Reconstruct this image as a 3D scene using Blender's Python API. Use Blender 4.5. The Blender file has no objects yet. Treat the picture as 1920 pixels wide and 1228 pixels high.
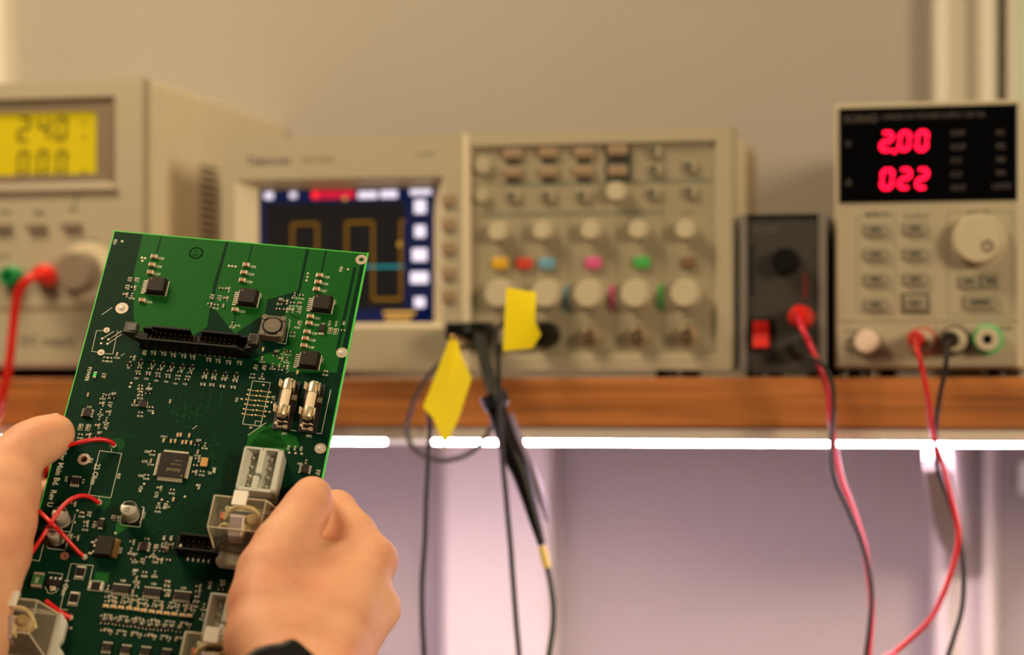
import bpy, bmesh, math, random
import numpy as np
from mathutils import Matrix, Vector

scene = bpy.context.scene
COL = scene.collection
MM = 0.001
YAW = math.radians(13.5)
CAM_Z = 1.191

# ------------------------------------------------------------------ camera
cd = bpy.data.cameras.new('camera')
cam = bpy.data.objects.new('camera', cd)
COL.objects.link(cam)
cam.location = (0, 0, CAM_Z)
cam.rotation_euler = (math.pi / 2, 0, YAW)
cd.sensor_width = 36
cd.lens = 86.25
cd.shift_y = 121 / 1920
cd.clip_start = 0.05
cd.clip_end = 30
cd.dof.use_dof = True
cd.dof.focus_distance = 1.222
cd.dof.aperture_fstop = 4.4
scene.camera = cam

# ------------------------------------------------------------------ world, lights, exposure
w = bpy.data.worlds.new('room_light')
scene.world = w
w.use_nodes = True
w.node_tree.nodes['Background'].inputs[0].default_value = (1.0, 0.74, 0.50, 1)
w.node_tree.nodes['Background'].inputs[1].default_value = 0.10


def area(name, loc, target, size, power, col):
    d = bpy.data.lights.new(name, 'AREA')
    d.shape = 'SQUARE'
    d.size = size
    d.energy = power
    d.color = col
    ob = bpy.data.objects.new(name, d)
    COL.objects.link(ob)
    ob.location = loc
    ob.rotation_euler = (Vector(target) - Vector(loc)).to_track_quat('-Z', 'Y').to_euler()
    return ob


area('window_side_light', (1.5, -0.25, 1.75), (-0.4, 1.5, 1.25), 0.55, 45, (1.0, 0.79, 0.49))
area('ceiling_light', (-0.85, 1.1, 2.05), (-0.45, 1.35, 1.2), 0.4, 12.5, (1.0, 0.79, 0.49))

vs = scene.view_settings
vs.view_transform = 'Standard'
vs.look = 'None'
vs.gamma = 1.0
vs.use_curve_mapping = False
vs.exposure = 0.0


# ------------------------------------------------------------------ materials
def lin(c):
    return tuple(((v / 255) / 12.92 if v / 255 <= 0.04045 else ((v / 255 + 0.055) / 1.055) ** 2.4) for v in c)


MATS = {}


def mat(name, rgb, rough=0.5, metal=0.0, spec=0.5, var=0.12, scale=60.0, bump=0.0, bscale=400.0, sss=0.0, emit=None, estr=0.0, coat=0.0):
    """procedural material: sRGB base colour broken up by noise, optional fine bump"""
    m = bpy.data.materials.new(name)
    m.use_nodes = True
    nt = m.node_tree
    b = nt.nodes['Principled BSDF']
    c = lin(rgb)
    tc = nt.nodes.new('ShaderNodeTexCoord')
    nz = nt.nodes.new('ShaderNodeTexNoise')
    nz.inputs['Scale'].default_value = scale
    nz.inputs['Detail'].default_value = 4
    nt.links.new(tc.outputs['Object'], nz.inputs['Vector'])
    mx = nt.nodes.new('ShaderNodeMix')
    mx.data_type = 'RGBA'
    mx.inputs['A'].default_value = tuple(v * (1 - var) for v in c) + (1,)
    mx.inputs['B'].default_value = tuple(min(1, v * (1 + var)) for v in c) + (1,)
    nt.links.new(nz.outputs['Fac'], mx.inputs['Factor'])
    nt.links.new(mx.outputs['Result'], b.inputs['Base Color'])
    b.inputs['Roughness'].default_value = rough
    b.inputs['Metallic'].default_value = metal
    b.inputs['Specular IOR Level'].default_value = spec
    b.inputs['Coat Weight'].default_value = coat
    if sss:
        b.inputs['Subsurface Weight'].default_value = sss
        b.inputs['Subsurface Radius'].default_value = (1.0, 0.35, 0.18)
        b.inputs['Subsurface Scale'].default_value = 0.004
    if emit:
        b.inputs['Emission Color'].default_value = lin(emit) + (1,)
        b.inputs['Emission Strength'].default_value = estr
    if bump:
        n2 = nt.nodes.new('ShaderNodeTexNoise')
        n2.inputs['Scale'].default_value = bscale
        n2.inputs['Detail'].default_value = 3
        nt.links.new(tc.outputs['Object'], n2.inputs['Vector'])
        bp = nt.nodes.new('ShaderNodeBump')
        bp.inputs['Strength'].default_value = bump
        bp.inputs['Distance'].default_value = 0.001
        nt.links.new(n2.outputs['Fac'], bp.inputs['Height'])
        nt.links.new(bp.outputs['Normal'], b.inputs['Normal'])
    MATS[name] = m
    return m


def wood_mat():
    m = mat('shelf_wood', (172, 100, 46), rough=0.42, var=0.1)
    nt = m.node_tree
    b = nt.nodes['Principled BSDF']
    tc = nt.nodes.new('ShaderNodeTexCoord')
    mp = nt.nodes.new('ShaderNodeMapping')
    mp.inputs['Scale'].default_value = (4, 40, 150)
    nt.links.new(tc.outputs['Object'], mp.inputs['Vector'])
    nz = nt.nodes.new('ShaderNodeTexNoise')
    nz.inputs['Scale'].default_value = 1.0
    nz.inputs['Detail'].default_value = 6
    nz.inputs['Distortion'].default_value = 0.8
    nt.links.new(mp.outputs['Vector'], nz.inputs['Vector'])
    rp = nt.nodes.new('ShaderNodeValToRGB')
    e = rp.color_ramp.elements
    e[0].position = 0.32
    e[0].color = lin((124, 73, 34)) + (1,)
    e[1].position = 0.62
    e[1].color = lin((180, 112, 58)) + (1,)
    nt.links.new(nz.outputs['Fac'], rp.inputs['Fac'])
    nt.links.new(rp.outputs['Color'], b.inputs['Base Color'])
    return m


def clear_mat():
    m = bpy.data.materials.new('clear_plastic')
    m.use_nodes = True
    nt = m.node_tree
    out = nt.nodes['Material Output']
    b = nt.nodes['Principled BSDF']
    b.inputs['Base Color'].default_value = lin((205, 195, 172)) + (1,)
    b.inputs['Roughness'].default_value = 0.12
    tr = nt.nodes.new('ShaderNodeBsdfTransparent')
    tr.inputs['Color'].default_value = (0.93, 0.91, 0.86, 1)
    fr = nt.nodes.new('ShaderNodeLayerWeight')
    fr.inputs['Blend'].default_value = 0.35
    nz = nt.nodes.new('ShaderNodeTexNoise')
    nz.inputs['Scale'].default_value = 140
    mr = nt.nodes.new('ShaderNodeMapRange')
    mr.inputs['To Min'].default_value = 0.05
    mr.inputs['To Max'].default_value = 0.12
    nt.links.new(nz.outputs['Fac'], mr.inputs['Value'])
    ad = nt.nodes.new('ShaderNodeMath')
    ad.operation = 'MAXIMUM'
    ml = nt.nodes.new('ShaderNodeMath')
    ml.operation = 'MULTIPLY'
    ml.inputs[1].default_value = 0.6
    nt.links.new(fr.outputs['Facing'], ml.inputs[0])
    nt.links.new(ml.outputs[0], ad.inputs[0])
    nt.links.new(mr.outputs['Result'], ad.inputs[1])
    mx = nt.nodes.new('ShaderNodeMixShader')
    nt.links.new(ad.outputs[0], mx.inputs[0])
    nt.links.new(tr.outputs[0], mx.inputs[1])
    nt.links.new(b.outputs[0], mx.inputs[2])
    nt.links.new(mx.outputs[0], out.inputs['Surface'])
    return m


def skin_mat():
    m = mat('skin', (210, 156, 126), rough=0.58, spec=0.3, var=0.10, scale=38, bump=0.22, bscale=900, sss=0.25)
    nt = m.node_tree
    b = nt.nodes['Principled BSDF']
    tc = nt.nodes.new('ShaderNodeTexCoord')
    nz = nt.nodes.new('ShaderNodeTexNoise')
    nz.inputs['Scale'].default_value = 26
    nz.inputs['Detail'].default_value = 5
    nz.inputs['Roughness'].default_value = 0.6
    nt.links.new(tc.outputs['Object'], nz.inputs['Vector'])
    rp = nt.nodes.new('ShaderNodeValToRGB')
    e = rp.color_ramp.elements
    e[0].position = 0.3
    e[0].color = lin((204, 138, 110)) + (1,)
    e[1].position = 0.7
    e[1].color = lin((224, 172, 138)) + (1,)
    nt.links.new(nz.outputs['Fac'], rp.inputs['Fac'])
    nt.links.new(rp.outputs['Color'], b.inputs['Base Color'])
    return m


wall_m = mat('painted_wall', (156, 149, 142), rough=0.85, spec=0.2, var=0.04, scale=9, bump=0.5, bscale=190)
trim_m = mat('white_trim_paint', (204, 197, 186), rough=0.5, var=0.03, scale=12)
wood_m = wood_mat()
clear_m = clear_mat()
skin_m = skin_mat()
nail_m = mat('finger_nail', (226, 170, 150), rough=0.3, var=0.05)
case_m = mat('instrument_beige', (165, 154, 133), rough=0.5, var=0.03, scale=25, bump=0.08)
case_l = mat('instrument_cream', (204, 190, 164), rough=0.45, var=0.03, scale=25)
panel_m = mat('panel_taupe', (144, 134, 112), rough=0.55, var=0.03, scale=25)
bezel_m = mat('bezel_grey_brown', (120, 104, 86), rough=0.5, var=0.04)
knob_m = mat('knob_ivory', (186, 174, 150), rough=0.4, var=0.03)
knobg_m = mat('knob_grey', (126, 112, 96), rough=0.5, var=0.04)
btn_m = mat('button_tan', (142, 118, 94), rough=0.5, var=0.04)
btng_m = mat('button_grey', (132, 124, 106), rough=0.5, var=0.04)
print_m = mat('panel_print', (70, 68, 58), rough=0.6, var=0.05)
printl_m = mat('panel_line', (108, 104, 88), rough=0.6, var=0.05)
dark_m = mat('black_plastic', (9, 8, 8), rough=0.42, spec=0.25, var=0.15)
blk_m = mat('black_rubber', (20, 20, 19), rough=0.6, var=0.2, bump=0.1)
gloss_m = mat('display_glass', (4, 4, 5), rough=0.15, spec=0.15, var=0.1)
darkbox_m = mat('dark_grey_panel', (46, 43, 40), rough=0.6, var=0.08)
alu_m = mat('grey_metal_edge', (118, 110, 106), rough=0.5, metal=0.3, var=0.05)
redp_m = mat('red_plastic', (214, 26, 16), rough=0.4, var=0.08)
redw_m = mat('red_wire_jacket', (206, 18, 22), rough=0.35, var=0.1)
pinkw_m = mat('crimson_wire_jacket', (216, 36, 62), rough=0.4, var=0.1)
grn_m = mat('green_plastic', (20, 130, 70), rough=0.4, var=0.08)
yel_m = mat('yellow_label_paper', (255, 230, 0), rough=0.7, var=0.03, scale=30)
pale_m = mat('pale_tape', (226, 200, 104), rough=0.5, var=0.05)
silver_m = mat('tinned_metal', (234, 224, 204), rough=0.32, metal=0.2, var=0.06, scale=300)
solder_m = mat('solder', (214, 204, 184), rough=0.32, metal=0.35, var=0.1, scale=500)
gold_m = mat('brass_contact', (206, 168, 104), rough=0.28, metal=1.0, var=0.08, scale=200)
board_m = mat('solder_mask_dark', (6, 40, 26), rough=0.36, spec=0.07, var=0.18, scale=70, bump=0.05, bscale=900)
pour_m = mat('solder_mask_over_copper', (22, 84, 30), rough=0.36, spec=0.08, var=0.07, scale=60, bump=0.04)
trace_m = mat('solder_mask_trace', (18, 66, 34), rough=0.36, spec=0.07, var=0.1)
edge_m = mat('board_edge_green', (52, 190, 46), rough=0.5, var=0.08)
silk_m = mat('silkscreen_ink', (206, 202, 182), rough=0.6, var=0.08, scale=300)
stamp_m = mat('black_stamp_ink', (2, 8, 2), rough=0.7, spec=0.04, var=0.1)
chip_m = mat('chip_epoxy', (36, 30, 27), rough=0.5, spec=0.15, var=0.12, scale=120, bump=0.06)
chipmark_m = mat('chip_marking', (112, 98, 62), rough=0.6, var=0.1)
cer_m = mat('ceramic_tan', (150, 108, 72), rough=0.5, var=0.1, scale=300)
cer2_m = mat('ceramic_ochre', (196, 146, 84), rough=0.5, var=0.1, scale=300)
cer3_m = mat('ceramic_red_brown', (140, 54, 34), rough=0.5, var=0.1, scale=300)
resb_m = mat('resistor_black', (26, 18, 17), rough=0.5, spec=0.15, var=0.1)
fuse_m = mat('fuse_ceramic', (226, 206, 176), rough=0.45, var=0.04)
conn_m = mat('white_nylon', (182, 182, 172), rough=0.45, var=0.03, scale=80, sss=0.0)
ind_m = mat('ferrite_grey', (96, 86, 74), rough=0.6, var=0.1, scale=200, bump=0.1)
pad_m = mat('plated_pad', (186, 168, 150), rough=0.42, metal=0.45, var=0.06, scale=200)
copper_m = mat('bare_copper_ring', (176, 112, 92), rough=0.4, metal=0.5, var=0.1)
hole_m = mat('hole_bore', (70, 40, 30), rough=0.6, var=0.1)
nylon_m = mat('grey_nylon', (186, 178, 172), rough=0.25, var=0.05)
ledg_m = mat('led_green', (40, 200, 90), rough=0.3, var=0.05)
cream_m = mat('cream_insulation', (226, 208, 160), rough=0.5, var=0.05)
amber_m = mat('coil_amber', (190, 160, 110), rough=0.5, var=0.1)
strip_m = mat('light_diffuser', (255, 255, 255), rough=0.5, var=0.0, emit=(250, 217, 240), estr=150.0)
stripbody_m = mat('light_housing', (226, 214, 206), rough=0.5, var=0.03)
lcd_m = mat('lcd_yellow', (150, 130, 8), rough=0.4, var=0.02, emit=(232, 200, 0), estr=0.38)
lcdd_m = mat('lcd_segment', (30, 26, 2), rough=0.5, var=0.05)
led_m = mat('red_segment', (120, 4, 12), rough=0.4, var=0.0, emit=(255, 8, 52), estr=4.2)
scr_m = mat('screen_black', (10, 9, 10), rough=0.3, var=0.05, emit=(40, 34, 34), estr=0.35)
navy_m = mat('screen_navy', (8, 14, 40), rough=0.3, var=0.05, emit=(22, 34, 84), estr=0.45)
sred_m = mat('screen_red', (90, 8, 20), rough=0.3, var=0.05, emit=(206, 24, 56), estr=1.0)
swht_m = mat('screen_white', (120, 116, 120), rough=0.3, var=0.0, emit=(226, 214, 232), estr=1.25)
sora_m = mat('screen_orange', (110, 80, 30), rough=0.3, var=0.0, emit=(226, 170, 70), estr=0.8)
samb_m = mat('screen_trace_amber', (80, 60, 10), rough=0.3, var=0.0, emit=(190, 130, 20), estr=0.32)
scya_m = mat('screen_trace_cyan', (10, 70, 70), rough=0.3, var=0.0, emit=(30, 180, 186), estr=0.6)
faint_m = mat('faint_print', (74, 66, 66), rough=0.6, var=0.05)
curtain_m = mat('pale_glass', (214, 222, 204), rough=0.3, var=0.04)
floor_m = mat('floor_vinyl', (120, 104, 92), rough=0.6, var=0.1, scale=6)
btncol = {k: mat('button_' + k, v, rough=0.4, var=0.05) for k, v in dict(yellow=(206, 160, 40), red=(196, 66, 50), blue=(104, 150, 176), pink=(200, 84, 136), green=(70, 160, 76), brown=(112, 84, 62)).items()}


for nm_, rgb_, ro_, me_v in (('socket_nickel', (150, 130, 104), 0.45, 0.25), ('supply_cover_lit_cream', (224, 211, 186), 0.45, 0), ('bracket_paint', (170, 160, 158), 0.5, 0), ('relay_inner', (62, 54, 42), 0.5, 0), ('fuse_cap_metal', (232, 214, 184), 0.3, 0.75), ('latch_charcoal', (40, 35, 32), 0.5, 0), ('dull_tail', (120, 110, 98), 0.4, 0.6), ('fuse_base_black', (22, 20, 18), 0.4, 0), ('bare_copper_tan', (196, 160, 116), 0.4, 0.5),
                             ('crystal_gold', (188, 142, 82), 0.4, 0.3), ('choke_green', (34, 96, 50), 0.5, 0), ('can_aluminium', (206, 198, 184), 0.35, 0.55), ('polarity_plum', (44, 24, 26), 0.5, 0),
                             ('slot_grey', (90, 86, 76), 0.6, 0), ('clear_edge', (206, 196, 170), 0.2, 0), ('contact_orange', (206, 96, 40), 0.4, 0.2), ('clip_white', (240, 232, 220), 0.25, 0.2), ('clip_lilac', (176, 160, 158), 0.3, 0.3)):
    mat(nm_, rgb_, rough=ro_, metal=me_v, var=0.08)

# ------------------------------------------------------------------ mesh builder (millimetres in, metres out)
def smooth_path(pts, n=6):
    p = [np.array(q, float) for q in pts]
    out = []
    for i in range(len(p) - 1):
        a, b, c_, d = p[max(i - 1, 0)], p[i], p[i + 1], p[min(i + 2, len(p) - 1)]
        for k in range(n):
            t = k / n
            out.append(0.5 * ((2 * b) + (c_ - a) * t + (2 * a - 5 * b + 4 * c_ - d) * t * t + (3 * b - a - 3 * c_ + d) * t ** 3))
    out.append(p[-1])
    return out


class MB:
    def __init__(self):
        self.v, self.f, self.mi, self.sm = [], [], [], []

    def add(self, vs_, fs, m=0, smooth=False):
        o = len(self.v)
        self.v.extend(tuple(float(c) for c in q) for q in vs_)
        for f in fs:
            self.f.append(tuple(i + o for i in f))
            self.mi.append(m)
            self.sm.append(smooth)
        return self

    def box(self, x0, x1, y0, y1, z0, z1, m=0, taper=0.0):
        t = taper
        return self.add([(x0, y0, z0), (x1, y0, z0), (x1, y1, z0), (x0, y1, z0), (x0 + t, y0 + t, z1), (x1 - t, y0 + t, z1), (x1 - t, y1 - t, z1), (x0 + t, y1 - t, z1)],
                        [(0, 3, 2, 1), (4, 5, 6, 7), (0, 1, 5, 4), (1, 2, 6, 5), (2, 3, 7, 6), (3, 0, 4, 7)], m)

    def lathe(self, prof, n=24, m=0, axis='z', at=(0, 0, 0), smooth=True, caps=True):
        """prof: (radius, height) pairs, closed on the axis when radius is 0; axis z, or y pointing to the viewer (-y)"""
        vs_, fs = [], []
        for r, h in prof:
            for k in range(n):
                a = 2 * math.pi * k / n
                if axis == 'z':
                    q = (at[0] + r * math.cos(a), at[1] + r * math.sin(a), at[2] + h)
                else:
                    q = (at[0] + r * math.cos(a), at[1] - h, at[2] + r * math.sin(a))
                vs_.append(q)
        for i in range(len(prof) - 1):
            for k in range(n):
                k2 = (k + 1) % n
                fs.append((i * n + k, i * n + k2, (i + 1) * n + k2, (i + 1) * n + k))
        if caps:
            fs.append(tuple(range(n - 1, -1, -1)))
            fs.append(tuple((len(prof) - 1) * n + k for k in range(n)))
        return self.add(vs_, fs, m, smooth)

    def prism(self, poly, z0, z1, m=0, axis='z'):
        n = len(poly)
        if axis == 'z':
            vs_ = [(x, y, z0) for x, y in poly] + [(x, y, z1) for x, y in poly]
        elif axis == 'y':
            vs_ = [(x, z0, y) for x, y in poly] + [(x, z1, y) for x, y in poly]
        else:
            vs_ = [(z0, x, y) for x, y in poly] + [(z1, x, y) for x, y in poly]
        fs = [tuple(range(n - 1, -1, -1)), tuple(range(n, 2 * n))]
        fs += [(i, (i + 1) % n, n + (i + 1) % n, n + i) for i in range(n)]
        return self.add(vs_, fs, m)

    def tube(self, pts, r, n=10, m=0, smooth=True):
        P = [np.array(q, float) for q in pts]
        R_ = r if hasattr(r, '__len__') else [r] * len(P)
        vs_, fs = [], []
        up = np.array((0.13, 0.31, 0.94))
        for i, p in enumerate(P):
            t = P[min(i + 1, len(P) - 1)] - P[max(i - 1, 0)]
            t = t / (np.linalg.norm(t) + 1e-9)
            a = up - t * (up @ t)
            if np.linalg.norm(a) < 0.05:
                a = np.array((1, 0, 0)) - t * t[0]
            a /= np.linalg.norm(a)
            up = a
            b = np.cross(t, a)
            for k in range(n):
                g = 2 * math.pi * k / n
                vs_.append(p + R_[i] * (math.cos(g) * a + math.sin(g) * b))
        for i in range(len(P) - 1):
            for k in range(n):
                fs.append((i * n + k, i * n + (k + 1) % n, (i + 1) * n + (k + 1) % n, (i + 1) * n + k))
        fs.append(tuple(range(n - 1, -1, -1)))
        fs.append(tuple((len(P) - 1) * n + k for k in range(n)))
        return self.add(vs_, fs, m, smooth)

    def ring_frame(self, o, i, y_out, y_in, m=0):
        """picture-frame chamfer between an outer (x0,z0,x1,z1) rectangle at depth y_out and an inner one at y_in"""
        def c(r, y):
            return [(r[0], y, r[1]), (r[2], y, r[1]), (r[2], y, r[3]), (r[0], y, r[3])]
        return self.add(c(o, y_out) + c(i, y_in), [(k, (k + 1) % 4, 4 + (k + 1) % 4, 4 + k) for k in range(4)], m)

    def line(self, pts, width, z0=0.0, z1=0.06, m=0):
        for a, b in zip(pts[:-1], pts[1:]):
            d = np.array((b[0] - a[0], b[1] - a[1]))
            L_ = np.linalg.norm(d)
            if L_ < 1e-6:
                continue
            d /= L_
            nn = np.array((-d[1], d[0])) * width / 2
            e = d * width / 2
            q = [np.array(a) - e - nn, np.array(b) + e - nn, np.array(b) + e + nn, np.array(a) - e + nn]
            self.prism([tuple(t) for t in q], z0, z1, m)
        return self

    def merge(self, other, M=None, m=None):
        o = len(self.v)
        for q in other.v:
            self.v.append(tuple(M @ Vector(q)) if M is not None else q)
        for f, mi, s in zip(other.f, other.mi, other.sm):
            self.f.append(tuple(k + o for k in f))
            self.mi.append(mi if m is None else m)
            self.sm.append(s)
        return self

    def mesh(self, name, mats):
        me = bpy.data.meshes.new(name)
        me.from_pydata([(x * MM, y * MM, z * MM) for x, y, z in self.v], [], self.f)
        me.polygons.foreach_set('material_index', self.mi)
        me.polygons.foreach_set('use_smooth', self.sm)
        for m in (mats if isinstance(mats, (list, tuple)) else [mats]):
            me.materials.append(m)
        bm = bmesh.new()
        bm.from_mesh(me)
        bmesh.ops.recalc_face_normals(bm, faces=bm.faces)
        bm.to_mesh(me)
        bm.free()
        if any(self.sm):
            me.set_sharp_from_angle(angle=math.radians(36))
        me.update()
        return me

    def build(self, name, mats, parent=None, loc=(0, 0, 0), rz=0.0, bevel=0.0, seg=2):
        return put(name, self.mesh(name, mats), parent, loc, rz, bevel, seg)


def put(name, me, parent=None, loc=(0, 0, 0), rz=0.0, bevel=0.0, seg=2):
    ob = bpy.data.objects.new(name, me)
    COL.objects.link(ob)
    ob.parent = parent
    ob.location = tuple(v * MM for v in loc)
    ob.rotation_euler = (0, 0, rz)
    if bevel:
        b = ob.modifiers.new('bevel', 'BEVEL')
        b.width = bevel * MM
        b.segments = seg
        b.limit_method = 'ANGLE'
        b.angle_limit = math.radians(40)
    return ob


def tag(ob, label=None, cat=None, group=None, kind=None):
    for k, v in (('label', label), ('category', cat), ('group', group), ('kind', kind)):
        if v:
            ob[k] = v
    return ob


def empty(name, loc=(0, 0, 0), label=None, cat=None, group=None):
    ob = bpy.data.objects.new(name, None)
    ob.empty_display_size = 0.02
    COL.objects.link(ob)
    ob.location = tuple(v * MM for v in loc)
    return tag(ob, label, cat, group)


TEXT_CACHE = {}


def text_geo(s):
    """verts and faces of a string in Blender's built-in font, height 1, vertically centred"""
    if s not in TEXT_CACHE:
        cu = bpy.data.curves.new('lettering', 'FONT')
        cu.body = s
        cu.size = 1.38
        cu.resolution_u = 2
        cu.offset = 0.018
        ob = bpy.data.objects.new('lettering', cu)
        me = ob.to_mesh()
        vs_ = [(v.co.x, v.co.y - 0.5) for v in me.vertices]
        fs = [tuple(p.vertices) for p in me.polygons]
        ob.to_mesh_clear()
        bpy.data.objects.remove(ob)
        bpy.data.curves.remove(cu)
        TEXT_CACHE[s] = (vs_, fs)
    return TEXT_CACHE[s]


def add_text_xy(mb, s, x, y, size, ang, z, m=0, squeeze=0.92):
    vs_, fs = text_geo(s)
    ca, sa = math.cos(math.radians(ang)), math.sin(math.radians(ang))
    mb.add([(x + size * (squeeze * a * ca - b * sa), y + size * (squeeze * a * sa + b * ca), z) for a, b in vs_], fs, m)


def label_front(t, s, x, zc, size, y, m, name='panel_label'):
    mb = MB()
    add_text_front(mb, s, x, zc, size, y)
    return mb.build(name, m, t)


def add_text_front(mb, s, x, zc, size, y, m=0, squeeze=0.95):
    vs_, fs = text_geo(s)
    mb.add([(x + size * squeeze * a, y, zc + size * b) for a, b in vs_], fs, m)


SEG = {'0': 'abcdef', '2': 'abged', '4': 'fgbc', '.': ''}


def seg_digit(mb, ch, x0, z0, x1, z1, y0, y1, th, slant=0.08, m=0):
    W_, H = x1 - x0, z1 - z0
    g = th * 0.12

    def P(x, z):
        return (x0 + x + slant * z, z0 + z)
    hz = {'a': H - th, 'd': 0.0, 'g': H / 2 - th / 2}
    for s in SEG[ch]:
        if s in hz:
            z = hz[s]
            q = [(th / 2 + g, z + th / 2), (th, z), (W_ - th, z), (W_ - th / 2 - g, z + th / 2), (W_ - th, z + th), (th, z + th)]
        else:
            x = 0.0 if s in 'fe' else W_ - th
            lo, hi = (H / 2, H - th / 2) if s in 'bf' else (th / 2, H / 2)
            q = [(x + th / 2, lo + g), (x + th, lo + th / 2), (x + th, hi - th / 2), (x + th / 2, hi - g), (x, hi - th / 2), (x, lo + th / 2)]
        mb.prism([P(*t) for t in q], y0, y1, m, axis='y')


# ------------------------------------------------------------------ measured tables (mm)
BOARD_O = (-497.39,1188.176,1274.744)
BOARD_U = (0.987,0.131,-0.094)
BOARD_V = (-0.01,-0.534,-0.845)
BOARD_N = (0.161,-0.835,0.526)
POWER_CHIPS = [(30.37,33.14),(78.25,35.06),(116.58,34.66),(116.01,68.66)]
CHIP_CAPS = [(24.57,14.46,'C35'),(24.51,19.56,'C36'),(24.69,24.32,'C37'),(72.81,14.4,'C22'),(72.65,19.19,'C23'),(72.68,23.94,'C24'),(111.56,16.73,'C25'),(111.56,20.88,'C26'),(111.51,25.31,'C27'),(111.41,42.0,'C21'),(111.41,46.06,'C30'),(111.27,51.27,'C29'),(111.13,55.32,'C28'),(111.18,59.61,'C40'),(24.11,41.67,'C34'),(72.55,42.19,'C20')]
RESISTORS = [(14.39,29.32),(18.13,29.21),(14.2,34.09),(17.68,34.0),(14.49,38.78),(18.21,38.67),(62.67,29.67),(65.89,29.62),(58.55,35.14),(62.55,35.29),(66.07,35.49),(58.75,39.81),(62.26,40.01),(66.01,40.19),(100.92,29.42),(104.39,29.45),(94.11,33.98),(96.83,33.97),(100.61,34.44),(104.29,34.33),(94.06,38.96),(97.73,38.85),(100.68,38.81),(104.35,38.7),(72.6,50.34),(105.95,46.09),(104.16,52.35),(129.08,48.16),(91.62,69.21),(101.76,63.52),(104.2,63.54),(100.68,68.21),(104.07,68.12),(97.6,72.53),(100.99,72.44),(104.18,72.65),(88.71,74.37),(93.05,74.17),(88.62,78.91),(93.48,78.93),(124.64,73.2),(101.93,74.88),(48.26,128.09),(48.53,133.59),(48.16,141.68),(73.1,121.61),(70.37,126.08),(70.84,129.83),(70.71,133.63),(70.88,137.39),(74.65,136.62),(62.27,148.27),(55.58,148.01),(130.48,130.63),(124.14,125.52),(9.18,99.88),(16.85,99.3),(18.99,99.06),(16.95,104.04),(20.81,103.89),(17.7,108.42),(21.38,108.56),(17.92,112.56),(21.58,112.7),(17.66,116.74),(21.56,116.85),(10.59,122.77),(14.41,122.61),(34.18,91.74),(34.54,93.39),(34.96,95.31),(35.32,96.95),(38.4,90.99),(33.31,101.09),(37.52,107.03),(42.07,103.46),(50.84,99.13),(13.1,77.36),(15.32,77.4),(18.42,74.76),(13.99,87.78),(26.47,75.59),(31.38,72.18),(18.01,148.57),(15.92,161.1),(21.28,165.79),(24.4,165.96),(28.58,170.76),(24.32,170.72),(24.79,172.77),(18.33,171.41),(36.57,166.42),(38.53,166.72),(21.56,179.17),(18.17,178.78),(57.62,158.99),(61.45,155.9),(63.78,153.51),(48.79,178.52),(49.48,182.84),(60.43,179.82),(60.6,183.02),(62.04,186.07),(64.28,186.68),(68.38,186.21),(64.51,177.89),(67.72,178.1),(58.51,194.03),(63.43,193.75),(55.35,197.57),(55.65,200.14),(56.4,202.35),(55.11,204.8),(56.62,206.92),(42.87,203.92),(70.27,197.58),(70.56,200.14),(71.41,202.91),(71.63,205.18),(85.33,198.43),(85.65,201.26),(85.98,204.08),(85.79,206.96),(90.19,208.16),(90.7,213.21),(58.32,185.91),(55.61,187.97),(65.57,180.4),(55.7,176.25)]
RES_ROW = [(36.59,72.66),(41.92,72.63),(46.84,72.93),(52.16,72.91),(56.79,73.07),(65.11,73.56),(69.98,73.75),(75.33,73.99),(80.81,73.67),(31.46,81.4),(36.78,81.37),(41.62,81.39),(46.75,81.66),(52.05,81.63),(57.12,81.63),(31.53,85.04),(36.54,84.76),(41.73,85.3),(46.79,85.29),(51.73,85.86),(56.5,85.61),(65.03,83.82),(69.84,83.84),(74.89,83.84),(80.69,84.03),(65.16,87.99),(69.68,87.76),(75.0,88.0),(80.5,87.94)]
TRANSISTORS = [(25.95,79.48),(31.33,77.48),(37.66,77.62),(42.57,77.92),(47.53,78.04),(52.74,78.02),(57.53,77.83),(65.17,79.78),(69.64,79.96),(75.12,80.18),(80.58,79.86),(44.55,221.7),(48.16,221.56),(51.57,221.73),(55.49,221.84),(59.09,221.7),(62.81,222.12),(66.46,222.26),(70.06,222.12),(73.65,221.98),(76.93,221.6),(80.89,221.98),(51.38,186.71),(96.39,197.72),(64.09,180.87),(21.49,99.34),(19.42,122.32),(38.7,94.61),(97.77,65.68),(69.05,121.16),(94.22,34.55)]
TAN_CAPS = [(44.06,213.8),(47.69,213.72),(51.35,213.75),(55.26,213.76),(58.92,213.84),(62.35,214.07),(66.26,214.13),(69.92,214.21),(73.57,214.3),(77.19,214.27),(81.09,214.33),(84.45,214.28)]
SMALL_CAPS = [(52.34,121.51),(55.99,121.45),(58.08,121.21),(58.56,117.67),(60.05,117.5),(64.3,117.37),(61.8,121.49),(63.59,121.29),(66.05,121.36),(63.98,153.51),(91.08,63.85),(110.74,75.31),(16.31,207.78)]
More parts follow.
